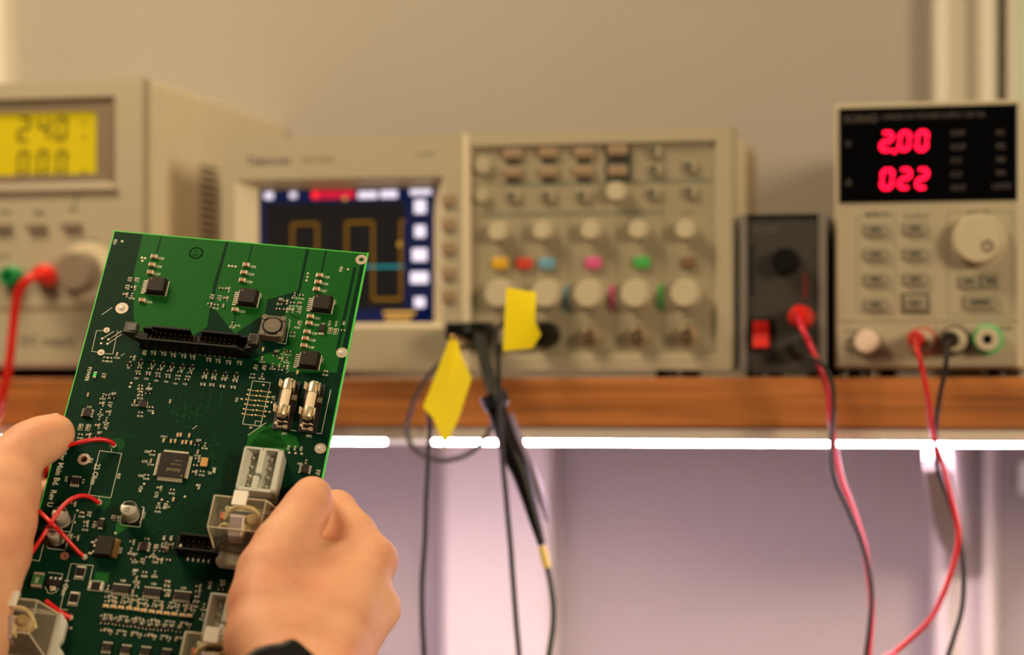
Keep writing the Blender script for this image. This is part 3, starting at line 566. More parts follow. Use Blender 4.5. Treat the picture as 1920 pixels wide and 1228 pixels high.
WIRE_D = [(28.58,221.74,0.6),(26.5,221.56,2),(23.66,220.94,4),(20.06,219.05,5),(16.71,216.91,5)]
RELAYS = [(87.61,158.07),(88.53,230.41),(-8.63,222.61)]
SCOPE_KNOBS_S = [(187.0,92.5),(215.8,92.8),(246.7,92.6),(277.1,92.5),(306.8,92.0)]
SCOPE_KNOBS_L = [(188.0,52.9),(218.2,52.6),(245.7,52.4),(275.4,52.1),(306.8,52.2)]
SCOPE_COL = [(187.0,72.6),(202.6,72.4),(217.5,72.2),(247.4,72.2),(278.4,72.1),(307.8,71.4)]
SCOPE_BARS = [(229.2,49.9),(259.0,50.3),(289.9,50.0)]
SCOPE_BNC = [(217.5,27.0),(246.1,25.6),(276.7,25.7),(307.8,25.9),(175.1,26.6)]
SCOPE_BTN = [(195.0,142.1),(218.2,142.2),(240.9,141.7),(195.0,130.3),(218.2,130.1),(240.9,130.0)]
SCOPE_BOXED = [(263.1,142.6),(263.1,129.8)]
SCOPE_FRAME = (254.9,149.5,271.6,123.7)
SCOPE_BTN_L = [(286.2,141.0),(286.9,130.0),(308.8,131.5),(308.8,115.6),(195.7,115.0),(218.2,114.6),(240.9,114.5),(285.5,115.4)]
SCOPE_ROUND = [(175.8,135.1,5.6),(175.1,115.8,4.6),(262.8,116.5,6.3)]
SCOPE_SOFT = [(153.4,113.5),(153.4,98.1),(153.4,82.8),(153.4,66.9),(153.4,52.2)]
SCOPE_LINES = [(186.3,125.4,322.9,120.3),(173.4,106.0,292.0,101.3)]
SCOPE_SCREEN = (22.0,35.7,140.7,123.2)
SCOPE_PX = {'o':(22.0,35.7),'e':(140.7,123.2)}
SCR_NAVY = [(22.7,114.1,140.7,122.2),(121.2,35.4,140.7,122.2),(22.7,36.1,140.7,44.5),(22.7,36.1,26.4,124.4)]
SCR_RED = [(58.4,116.6,87.6,122.2)]
SCR_WHITE = [(25.7,117.2,31.9,121.6),(43.2,117.5,47.9,121.3),(89.8,116.3,102.7,120.9),(104.8,116.4,116.2,121.3),(124.7,118.1,138.9,121.6),(127.6,106.1,135.4,114.8),(127.9,90.7,135.0,98.4),(126.2,75.4,136.1,83.4),(125.1,61.0,136.8,68.4),(127.6,45.6,134.7,52.1)]
SCR_ORANGE = [(106.9,41.0,128.3,43.2),(108.0,37.2,125.4,39.5)]
SCR_MENU = [(123.0,102.4,139.6,103.1),(123.0,87.0,139.6,87.8),(123.0,72.0,139.6,72.8),(123.0,56.9,139.6,57.8)]
SCR_WAVE = [(26.4,51.7),(45.0,51.5),(45.0,100.6),(62.0,100.6),(62.0,51.3),(81.9,51.2),(81.9,101.0),(99.8,101.1),(99.8,50.7),(118.7,51.2),(118.7,101.4),(120.5,101.4)]
SCR_CYAN = [(26.4,71.8),(120.5,72.4)]
SCR_DOTS = [(80.8,116.8),(118.0,86.4)]
SCOPE_BEZEL = (9.2,32.3,150.2,128.8)
SCOPE_SPLIT = [(162.2,152.4),(167.8,6.3)]
SCOPE_TEXT = [(17.6,141.3),(55.2,141.1),(132.5,143.2)]
PL_BEZEL = (46.0,126.2,221.9,186.2)
PL_LCD = (77.5,135.7,207.6,177.1)
PL_DIG = [(149.3,157.7,160.0,174.8),(163.9,158.0,174.2,174.8),(176.8,157.7,186.4,174.5),(149.3,134.6,158.9,152.5),(163.1,134.3,172.6,152.5),(176.8,134.0,186.0,152.2)]
PL_SMALL = [(194.3,169.7),(196.2,160.1),(195.8,137.1)]
PL_BTN = [(142.4,100.9),(167.3,100.5),(192.1,100.8),(117.2,101.0)]
PL_TERM = [(149.7,67.8),(173.4,68.6),(122.3,67.7)]
PL_KNOB = (199.6,70.0)
PL_SEAM = (-140.8,45.4,239.2,47.5)
PL_BASE = (-140.8,6.9,239.2,11.7)
PL_TEXT = [(154.3,25.4),(200.8,90.8),(128.1,81.2),(139.7,110.2),(162.7,109.1),(188.6,112.2)]
BX_KNOB = (29.3,71.3)
BX_RED = (36.6,37.7)
BX_BLACK = (36.6,17.3)
BX_SW = (13.8,26.6)
BX_BAR = (39.6,48.5,42.2,64.3)
PR_WIN = (3.3,106.9,110.5,164.9)
PR_DIG = [(27.1,137.2,36.8,151.0),(38.1,137.3,47.4,151.0),(48.7,137.0,58.0,151.1),(27.4,114.0,37.1,128.2),(38.1,114.1,47.7,128.3),(48.7,113.9,58.0,128.1)]
PR_DOT = (36.8,138.0)
PR_TEXT = [('KORAD',6.3,158.6,4.6),('LINEAR DC POWER SUPPLY 30V 5A',29.7,159.3,3.0),('V',7.2,143.2,4),('A',7.2,119.6,4),('OVP',70.8,148.2,3.2),('OCP',70.8,139.9,3.2),('C.V',70.8,131.7,3.2),('C.C',70.8,123.4,3.2),('OUT',70.8,115.1,3.2),('M1',97.9,147.9,3.2),('M2',97.9,139.8,3.2),('M3',97.9,131.7,3.2),('M4',97.9,123.6,3.2),('LOCK',95.7,115.6,3.2)]
PR_BTN = [(25.4,90.2),(25.4,75.2),(25.4,59.9),(25.4,44.5),(49.3,90.5),(49.3,75.2),(49.3,59.9),(49.3,45.0)]
PR_BTN2 = [(81.7,58.0),(94.7,58.2)]
PR_BTN3 = (88.4,45.3)
PR_FRAMES = [(13.8,39.4,37.4,98.8),(68.6,37.7,107.7,100.2)]
PR_KNOB = (87.7,82.8)
PR_DIMPLE = (93.8,78.5)
PR_SEAM = 34.0
PR_POWER = (20.3,21.7)
PR_POSTS = [(54.2,21.5),(73.7,22.4),(93.1,22.7)]
PR_LBL = [('MEMORY',19.0,99.8,3),('OUTPUT',42.3,98.1,3),('ADJUST',80.1,99.7,3.2),('POWER',6.3,28.0,2.6),('ON',6.6,22.8,2.6),('OFF',6.6,17.2,2.6),('+',60.6,30.0,3.5),('-',81.0,30.5,3.5),('GND',99.1,29.7,3)]

# ------------------------------------------------------------------ the room
def room():
    o = MB().box(-3000, 1200, 1800, 1900, 0, 2600).build('wall_back', wall_m)
    tag(o, kind='structure')
    o = MB().box(-3000, 1200, -1800, 1900, -60, 0).build('floor', floor_m)
    tag(o, kind='structure')
    # moulded casing right of the shelf bay, beside the window
    prof = [(-118, 1800), (-118, 1784), (-114, 1774), (-106, 1772), (-102, 1778), (-101, 1788), (-86, 1788), (-85, 1778), (-81, 1772), (-75, 1774), (-72, 1780), (-72, 1800)]
    o = MB().prism(prof, 0, 2400).build('trim_1', trim_m)
    tag(o, kind='structure')
    prof = [(-905, 1800), (-905, 1776), (-846, 1774), (-838, 1778), (-834, 1788), (-832, 1800)]
    o = MB().prism(prof, 0, 2400).build('trim_2', trim_m)
    tag(o, kind='structure')
    wn = empty('window_1', (-20, 1795, 1250))
    tag(wn, kind='structure')
    f = MB()
    for a, b, z0, z1 in ((-43, -40, -30, 700), (72, 100, -30, 700)):
        f.box(a - 3, b, -10, 5, z0, z1)
    f.box(-46, 100, -10, 5, -60, -30).box(-46, 100, -10, 5, 700, 730)
    f.build('window_frame', trim_m, wn, bevel=1)
    MB().box(-40, 72, -1, 3, -30, 700).build('window_pane', curtain_m, wn)
    # white uprights below the shelf
    o = MB().prism([(-480, 1800), (-480, 1776), (-476, 1772), (-400, 1772), (-396, 1776), (-396, 1800)], 0, 1168).build('trim_3', trim_m)
    tag(o, kind='structure')


def shelf():
    t = empty('wall_shelf', (-370, 1650, 1184.5), 'long varnished wooden shelf carrying the row of test instruments', 'shelf')
    MB().box(-1000, 620, -150, 149, -15.5, 15.5).build('board', wood_m, t, bevel=1.2)
    br = MB()
    prof = [(1528 - 1650, 1168.5 - 1184.5), (1528 - 1650, 1150 - 1184.5)]
    for k in range(7):
        a = k / 6
        prof.append((1536 - 1650 + 215 * a, 1142 - 1184.5 - 64 * a - 10 * math.sin(math.pi * a)))
    prof += [(1771 - 1650, 1062 - 1184.5), (1771 - 1650, 1168.5 - 1184.5)]
    br.prism(prof, -9, 9, axis='x')
    br.build('bracket', MATS['bracket_paint'], t, loc=(370 - 98, 0, 0), bevel=1)


cap_m = mat('glowing_end_cap', (226, 214, 214), rough=0.5, var=0.02, emit=(236, 216, 226), estr=0.55)


def light_bar(x0, x1, label, cap=8):
    t = empty('light_bar', ((x0 + x1) / 2, 1512, 1168), label, 'light', )
    h = (x1 - x0) / 2
    MB().box(-h, h, -7, 9, -7.8, 0.6).build('housing', stripbody_m, t, bevel=0.8)
    prof = [(-6.5, -7.7)]
    for k in range(9):
        a = math.pi * k / 8
        prof.append((1 - 7 * math.cos(a), -8.0 - 2.1 * math.sin(a)))
    prof.append((8, -7.7))
    MB().prism(prof, -h + cap, h - cap, axis='x').build('diffuser', strip_m, t)
    e = MB().box(-h, -h + cap, -7, 9, -10.2, -7.7).mesh('end_cap', [cap_m])
    put('end_cap', e, t)
    put('end_cap', e, t, loc=(2 * h - cap, 0, 0))


room()
shelf()
tag(MB().box(-58, -8, 1788, 1800, 1118, 1141).build('wall_switch_plate', curtain_m, bevel=2), 'small pale cover plate low on the wall at the right edge, past the bracket', 'cover')
light_bar(-421, 150, 'long glowing white light bar under the right stretch of the shelf')
light_bar(-1000, -422.5, 'white light bar under the shelf behind the circuit board', 22)


# ------------------------------------------------------------------ oscilloscope
def feet(t, xs, ys, h, r=7):
    me = MB().lathe([(r, 0), (r, h), (0, h)], n=16).mesh('foot', [dark_m])
    for x in xs:
        for y in ys:
            put('foot', me, t, loc=(x, y, 0))


def front_face(mb, x0, z0, x1, z1, y, holes=(), m=0):
    """a flat front at depth y with rectangular holes left out, cut into grid cells"""
    xs = sorted({x0, x1, *[h[0] for h in holes], *[h[2] for h in holes]})
    zs = sorted({z0, z1, *[h[1] for h in holes], *[h[3] for h in holes]})
    for a, b in zip(xs[:-1], xs[1:]):
        for c_, d in zip(zs[:-1], zs[1:]):
            cx, cz = (a + b) / 2, (c_ + d) / 2
            if any(h[0] < cx < h[2] and h[1] < cz < h[3] for h in holes):
                continue
            mb.add([(a, y, c_), (b, y, c_), (b, y, d), (a, y, d)], [(0, 1, 2, 3)], m)


def knob(t, name, x, z, r, h, m, y=0.0, grip=False, n=28):
    mb = MB()
    mb.lathe([(r * 1.02, 0), (r * 1.02, h * 0.15), (r, h * 0.2), (r * 0.96, h * 0.86), (r * 0.86, h), (0, h)], n=n, axis='y')
    o = mb.build(name, m, t, loc=(x, y, z))
    if grip:
        MB().box(-r * 0.07, r * 0.07, -h - 0.25, -h + 0.2, r * 0.35, r * 0.8).build('pointer_mark', print_m, o)
    return o


def oscilloscope():
    t = empty('oscilloscope', (-558, 1512, 1200), 'beige digital oscilloscope with colour screen and rows of knobs, centre of the shelf', 'oscilloscope')
    X, Z0, Z1 = 337.0, 5.0, 155.5
    feet(t, (45, 292), (14, 105), 5.2)
    c = MB()
    c.box(3, X - 3, 13.5, 124, Z0 + 1, Z1 - 1)
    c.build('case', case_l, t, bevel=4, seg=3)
    bz = SCOPE_BEZEL
    xs = SCOPE_SPLIT[0][0]
    sc = SCOPE_SCREEN
    f = MB()
    # raised screen surround
    front_face(f, 0, Z0, xs, Z1, 0, [bz])
    f.add([(0, 0, Z0), (0, 12, Z0), (0, 12, Z1), (0, 0, Z1)], [(0, 1, 2, 3)])
    f.add([(0, 0, Z1), (xs, 0, Z1), (xs, 12, Z1), (0, 12, Z1)], [(0, 1, 2, 3)])
    f.add([(0, 0, Z0), (xs, 0, Z0), (xs, 12, Z0), (0, 12, Z0)], [(0, 1, 2, 3)])
    f.build('screen_surround', case_m, t)
    MB().ring_frame(bz, sc, 0, 11).build('screen_bezel', case_l, t)  # lighter cream paints in the light caught by the bezel's left wedge
    # rounded light rib dividing the screen from the controls
    r = MB()
    pr = [(xs, 3)] + [(xs + 2.7 - 3.0 * math.cos(a), 1 - 3.4 * math.sin(a)) for a in [math.pi * k / 8 for k in range(9)]] + [(xs + 5.6, 6), (xs, 6)]
    r.prism(pr, Z0 + 0.5, Z1 - 0.3)
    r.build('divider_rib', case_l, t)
    # control panel, set back, inside a raised rim
    x0, x1 = xs + 5.5, X
    p = MB()
    p.box(x0, x1 - 8, 3, 8, Z0 + 7, Z1 - 7)
    p.build('control_panel', panel_m, t)
    rim = MB()
    front_face(rim, x0 - 2, Z0, x1 - 3, Z1, -0.5, [(x0 - 1.9, Z0 + 8, x1 - 11, Z1 - 8)])
    rim.ring_frame((x0 - 1.9, Z0 + 8, x1 - 11, Z1 - 8), (x0, Z0 + 10, x1 - 14, Z1 - 10), -0.5, 3)
    rim.add([(x1 - 3, -0.5, Z0), (x1, 3, Z0 + 2), (x1, 3, Z1 - 2), (x1 - 3, -0.5, Z1)], [(0, 1, 2, 3)])
    rim.add([(x1, 3, Z0 + 2), (x1, 14, Z0 + 2), (x1, 14, Z1 - 2), (x1, 3, Z1 - 2)], [(0, 1, 2, 3)])
    rim.add([(x0 - 2, -0.5, Z1), (x1 - 3, -0.5, Z1), (x1, 14, Z1 - 1), (x0 - 2, 14, Z1 - 1)], [(0, 1, 2, 3)])
    rim.add([(x0 - 2, -0.5, Z0), (x1 - 3, -0.5, Z0), (x1, 14, Z0 + 1), (x0 - 2, 14, Z0 + 1)], [(0, 1, 2, 3)])
    rim.build('panel_rim', case_m, t)
    # screen with what it shows
    s = MB().box(sc[0] - 1, sc[2] + 1, 11, 13, sc[1] - 1, sc[3] + 1).build('screen', scr_m, t)

    def rects(name, lst, m, y):
        q = MB()
        for a, b, c_, d in lst:
            q.box(a, c_, y, 10.99, b, d)
        return q.build(name, m, s)
    rects('border_band', SCR_NAVY, navy_m, 10.95)
    rects('trigger_bar', SCR_RED, sred_m, 10.9)
    for r1 in SCR_WHITE:
        rects('menu_text', [r1], swht_m, 10.9)
    rects('menu_divider', SCR_MENU, scr_m, 10.9)
    rects('readout_text', SCR_ORANGE, sora_m, 10.9)
    q = MB()
    q.prism([(SCR_RED[0][0] + 2 + 2.6 * math.cos(k * math.pi / 8), (SCR_RED[0][1] + SCR_RED[0][3]) / 2 + 2.6 * math.sin(k * math.pi / 8)) for k in range(16)], 10.85, 10.9, axis='y')
    q.build('trigger_dot', mat('screen_red_bright', (160, 20, 20), emit=(255, 40, 50), estr=1.1), s)
    q = MB()
    for (a, b), (c_, d) in zip(SCR_WAVE[:-1], SCR_WAVE[1:]):
        h = 0.75
        q.box(min(a, c_) - h, max(a, c_) + h, 10.9, 10.99, min(b, d) - h, max(b, d) + h)
    q.build('square_wave_trace', samb_m, s)
    (a, b), (c_, d) = SCR_CYAN
    MB().box(a, c_, 10.9, 10.99, (b + d) / 2 - 0.7, (b + d) / 2 + 0.7).build('flat_trace', scya_m, s)
    q = MB()
    for a, b in SCR_DOTS:
        q.lathe([(1.6, 0), (1.6, 0.08), (0, 0.08)], n=12, axis='y', at=(a, 10.98, b))
    q.build('cursor_marker', sora_m, s)
    # printing
    q = MB()
    a, b = SCOPE_TEXT[0]
    add_text_front(q, 'Tektronix', a, b, 5.6, -0.06)
    q.build('brand_lettering', mat('navy_print', (44, 42, 66), rough=0.5), t)
    a, b = SCOPE_TEXT[1]
    label_front(t, 'TDS 2024', a, b, 4.0, -0.06, printl_m)
    a, b = SCOPE_TEXT[2]
    label_front(t, '200 MHz', a, b, 2.4, -0.06, printl_m)
    q = MB()
    for (x_, z_, *_r) in SCOPE_KNOBS_S:
        q.box(x_ - 4, x_ + 4, 2.9, 3.05, z_ + 10, z_ + 11.4)
    for (x_, z_) in SCOPE_BTN[:3]:
        q.box(x_ - 6, x_ + 6, 2.9, 3.05, z_ + 6, z_ + 7.2)
    for (x_, z_) in SCOPE_KNOBS_L[2:]:
        q.box(x_ - 3, x_ + 3, 2.9, 3.05, z_ - 14, z_ - 12.4)
    tag(q.build('panel_print', printl_m, t), kind='stuff')
    q = MB()
    for a, b, c_, d in SCOPE_LINES:
        z = (b + d) / 2
        q.box(a, c_, 2.88, 3.05, z - 1.3, z + 1.3)
    for x_ in (SCOPE_KNOBS_S[1][0] - 14, SCOPE_KNOBS_S[2][0] - 15, SCOPE_KNOBS_S[3][0] - 15, SCOPE_KNOBS_S[4][0] - 15):
        q.box(x_ - 0.3, x_ + 0.3, 2.88, 3.05, Z0 + 14, SCOPE_LINES[1][1] - 4)
    q.build('panel_line', mat('grey_green_line', (112, 112, 96), rough=0.6), t)
    # knobs and keys
    for x_, z_ in SCOPE_KNOBS_S:
        knob(t, 'position_knob', x_, z_, 6.2, 11, knob_m, 3)
    for x_, z_ in SCOPE_KNOBS_L:
        knob(t, 'scale_knob', x_, z_, 9.2, 13, knob_m, 3)
    for (x_, z_), k in zip(SCOPE_COL, ('yellow', 'red', 'blue', 'pink', 'green', 'brown')):
        w_ = 5.4 if k != 'brown' else 4.2
        o = MB().box(-w_, w_, -3.2, 0, -3.8, 3.8).build('channel_button', btncol[k], t, loc=(x_, 3, z_), bevel=1.8, seg=3)
        tag(o, k + ' channel button')
    for (x_, z_), k in zip(SCOPE_BARS, ('blue', 'pink', 'green')):
        o = MB().box(-1.7, 1.7, -0.25, 0, -8, 8).build('channel_stripe', btncol[k], t, loc=(x_, 3, z_))
        tag(o, k + ' printed stripe')
    me = MB().box(-6.4, 6.4, -3, 0, -3.4, 3.4).mesh('menu_button', [btn_m])
    for x_, z_ in SCOPE_BTN:
        put('menu_button', me, t, (x_, 3, z_), bevel=1.3)
    q = MB()
    for x_, z_ in SCOPE_BTN:
        q.box(x_ - 4.5, x_ + 4.5, 2.85, 3.05, z_ - 7.2, z_ - 4.2)
    q.build('button_slot', print_m, t)
    fx0, fz1, fx1, fz0 = SCOPE_FRAME
    MB().box(fx0, fx1, 1.8, 3.05, fz0, fz1).build('key_block_frame', mat('dark_green_grey', (58, 60, 54), rough=0.5), t, bevel=0.8)
    for x_, z_ in SCOPE_BOXED:
        put('menu_button', me, t, (x_, 1.8, z_), bevel=1.3)
    me2 = MB().box(-4.6, 4.6, -2.6, 0, -3.8, 3.8).mesh('panel_key', [panel_m])
    sl = MB().box(-1.9, 1.9, -2.72, -2.5, -2.4, 2.4).mesh('key_mark', [print_m])
    for i, (x_, z_) in enumerate(SCOPE_BTN_L):
        k = put('panel_key', me2, t, (x_, 3, z_), bevel=1.4)
        put('key_mark', sl, k, (-1.2, 0, 0.4 if i else 0.8))
    for x_, z_, r_ in SCOPE_ROUND:
        knob(t, 'round_button', x_, z_, r_, 4 if r_ < 6 else 9, knob_m if r_ > 6 else case_m, 3)
    me3 = MB().box(-4.2, 4.2, -2.4, 0, -4.2, 4.2).mesh('soft_key', [btn_m])
    for x_, z_ in SCOPE_SOFT:
        put('soft_key', me3, t, (x_, 0.2, z_), bevel=1.5)
    # sockets
    for i, (x_, z_) in enumerate(SCOPE_BNC):
        k = MB().lathe([(7.0, 0), (7.0, 1.2), (5.0, 1.6), (5.0, 11), (4.3, 11.4), (4.3, 5), (0, 5)], n=28, axis='y').build('input_socket', MATS['socket_nickel'], t, loc=(x_, 3, z_))
        MB().lathe([(1.4, 4), (1.4, 10), (0, 10.4)], n=12, axis='y').build('centre_pin', btn_m, k)
        lug = MB()
        for sgn in (-1, 1):
            lug.lathe([(1.3, 0), (1.3, 2), (0, 2)], n=10, at=(0, -7.5, 0))
        lug.build('bayonet_lug', gold_m, k, loc=(0, 0, 4.6))
    return t


SCOPE = oscilloscope()


# ------------------------------------------------------------------ supply with the yellow display
def binding_post(t, x, z, m, inner, y=0.0, r=8.0, h=11):
    k = MB().lathe([(r, 0), (r, h * 0.3), (r * 0.86, h * 0.36), (r * 0.86, h * 0.9), (r * 0.76, h), (r * 0.42, h), (r * 0.42, h * 0.5), (0, h * 0.5)], n=28, axis='y').build('binding_post', m, t, loc=(x, y, z))
    if inner:
        MB().lathe([(r * 0.40, h * 0.45), (r * 0.40, h * 0.7), (0, h * 0.7)], n=18, axis='y').build('socket_core', inner, k)
    return k


def left_supply():
    t = empty('bench_power_supply', (-854, 1512, 1200), 'large beige bench power supply with yellow lit display, at the left end of the shelf', 'power supply')
    X, Z0, Z1 = 242.0, 7.0, 198.0
    feet(t, (24, 215), (25, 280), 7.2, 9)
    MB().box(0, X, 8, 320, Z0, Z1).build('case', MATS['supply_cover_lit_cream'], t, bevel=3, seg=3)  # cream lightened to stand in for light falling on the right side
    bz, lcd = PL_BEZEL, PL_LCD
    f = MB()
    front_face(f, 1, Z0 + 1, X - 0.5, Z1 - 1, 0, [bz])
    e = (1, Z0 + 1, X - 0.5, Z1 - 1)
    f.ring_frame((e[0], e[1], e[2], e[3]), (e[0] - 1, e[1] - 1, e[2] + 0.5, e[3] + 1), 0, 10)
    f.build('front_panel', case_m, t)
    b = MB()
    ins = (bz[0] + 4, bz[1] + 4, bz[2] - 4, bz[3] - 4)
    b.ring_frame(bz, ins, 0, 2.5)
    front_face(b, ins[0], ins[1], ins[2], ins[3], 2.5, [lcd])
    b.ring_frame(lcd, lcd, 2.5, 5)
    b.build('display_bezel', bezel_m, t)
    d = MB().box(lcd[0] - 1, lcd[2] + 1, 5, 6.5, lcd[1] - 1, lcd[3] + 1).build('display', lcd_m, t)
    q = MB()
    for ch, r in zip('240000', PL_DIG):
        seg_digit(q, ch, r[0], r[1], r[2] - 1.2, r[3], 4.9, 4.99, 2.15, 0.07)
    for r in (PL_DIG[1], PL_DIG[3]):
        q.box(r[2] + 0.6, r[2] + 2.2, 4.9, 4.99, r[1], r[1] + 1.6)
    for s_, (x_, z_), sz in zip(('C.V', 'V', 'A'), PL_SMALL, (3.2, 4.2, 4.2)):
        add_text_front(q, s_, x_, z_, sz, 4.9)
    q.build('display_segments', lcdd_m, d)
    # dark ledge in place of the bezel's cast shadow, then seam and plinth
    MB().box(bz[0], bz[2] + 2, -2.4, 0.2, bz[1] - 3.2, bz[1] - 0.6).build('bezel_shadow_ledge', bezel_m, t, bevel=0.6)
    r = PL_SEAM
    MB().box(1, X - 1, -0.4, 0.3, r[1], r[3]).build('panel_seam', mat('seam_shadow_grey', (128, 108, 78), rough=0.7), t)
    r = PL_BASE
    MB().box(1, X - 1, -1.6, 0.3, Z0, r[3]).build('plinth_strip', mat('plinth_mauve', (150, 126, 112), rough=0.6), t, bevel=0.6)
    me = MB().box(-6.5, 6.5, -3.4, 0, -2.8, 2.8).mesh('push_button', [bezel_m])
    for x_, z_ in PL_BTN:
        put('push_button', me, t, (x_, 0, z_), bevel=1)
    q = MB()
    for (x_, z_), s_, sz in zip(PL_TEXT, ('DC supply', 'C.C', 'OUTPUT', 'VOLT', 'CURR', 'ON'), (7.0, 4.2, 3.6, 2.8, 2.8, 2.8)):
        label_front(t, s_, x_, z_, sz, -0.08, print_m)
    for x_, z_ in PL_BTN[:3]:
        q.box(x_ - 3, x_ + 3, -0.08, 0.1, z_ + 10, z_ + 11)
    q.box(PL_BTN[2][0] - 0.6 + 2, PL_BTN[2][0] + 0.6 + 2, -0.08, 0.1, PL_BTN[2][1] + 14, PL_BTN[2][1] + 21)
    tag(q.build('panel_print', print_m, t), kind='stuff')
    for (x_, z_), m_, l_ in zip(PL_TERM, (grn_m, redp_m, dark_m), ('green earth post', 'red positive post', 'black negative post')):
        tag(binding_post(t, x_, z_, m_, dark_m, r=7.2), l_)
    x_, z_ = PL_KNOB
    MB().lathe([(19, 0), (18.6, 1.5), (0, 1.5)], n=40, axis='y').build('knob_lit_rim', case_l, t, loc=(x_ + 3, 0, z_ + 1))  # cream disc shifted right, painting in the lit rim of the knob
    knob(t, 'voltage_knob', x_, z_, 13.5, 17, knobg_m, -1.4, n=36)
    # side: vent slots near the front
    v = MB()
    for k in range(11):
        z = 95 + k * 5.2
        v.box(X - 0.4, X + 0.35, 104, 136, z, z + 2.6)
    v.build('vent_slots', mat('vent_dark', (46, 38, 28), rough=0.8), t)
    tag(t.children[-1], kind='stuff')
    return t


left_supply()


# ------------------------------------------------------------------ small dark supply
def small_box():
    t = empty('dark_supply_box', (-218, 1512, 1200), 'narrow dark grey box with red rocker switch, between oscilloscope and right power supply', 'power supply')
    feet(t, (8, 46), (10, 110), 2.4, 5)
    MB().box(0, 53.5, 4, 130, 2, 100).build('case', darkbox_m, t, bevel=1.2)
    s = MB().box(-0.2, 4.6, -2, 6, 2, 100.4).mesh('edge_strip', [alu_m])
    put('edge_strip', s, t, bevel=0.7)
    put('edge_strip', s, t, (49.0, 0, 0), bevel=0.7)
    MB().box(4.6, 49, 0, 5, 3, 99).build('front_panel', darkbox_m, t)
    MB().box(0, 53.5, -1, 5, 98.4, 100.8).build('top_strip', dark_m, t, bevel=0.4)
    knob(t, 'dial_knob', BX_KNOB[0], BX_KNOB[1], 8.2, 13, dark_m, 0, grip=False)
    a = MB().box(-7, 7, -1.6, 0, -10, 10).build('switch_frame', dark_m, t, loc=(BX_SW[0], 0, BX_SW[1]), bevel=0.6)
    MB().prism([(-0.9, -8), (-5.4, -8), (-2.2, 0), (-3.0, 8), (-0.9, 8)], -4.9, 4.9, axis='x').build('rocker', redp_m, a, bevel=0.4)
    binding_post(t, BX_RED[0], BX_RED[1], redp_m, dark_m, r=6.0, h=8)
    binding_post(t, BX_BLACK[0], BX_BLACK[1], dark_m, None, r=6.0, h=8)
    q = MB()
    r = BX_BAR
    label_front(t, 'DC OUT', 9, BX_KNOB[1] + 20, 3, -0.1, mat('box_label_grey', (92, 88, 80), rough=0.6))
    for k in range(6):
        a_ = math.radians(-40 + 52 * k)
        q.box(BX_KNOB[0] + 13 * math.sin(a_) - 0.5, BX_KNOB[0] + 13 * math.sin(a_) + 0.5, -0.1, 0.1, BX_KNOB[1] + 13 * math.cos(a_) - 0.5, BX_KNOB[1] + 13 * math.cos(a_) + 0.5)
    tag(q.build('dial_scale', mat('box_print_grey', (92, 88, 80), rough=0.6), t), kind='stuff')
    MB().box(r[0], r[2], -0.1, 0.1, r[1], r[3]).build('red_stripe', mat('dull_red_print', (110, 30, 24), rough=0.6), t)
    q = MB()
    for k in range(7):
        q.box(6, 10, -0.1, 0.1, 52 + k * 4.5, 54 + k * 4.5)
    q.build('vent_slots', dark_m, t)
    tag(t.children[-1], kind='stuff')


small_box()


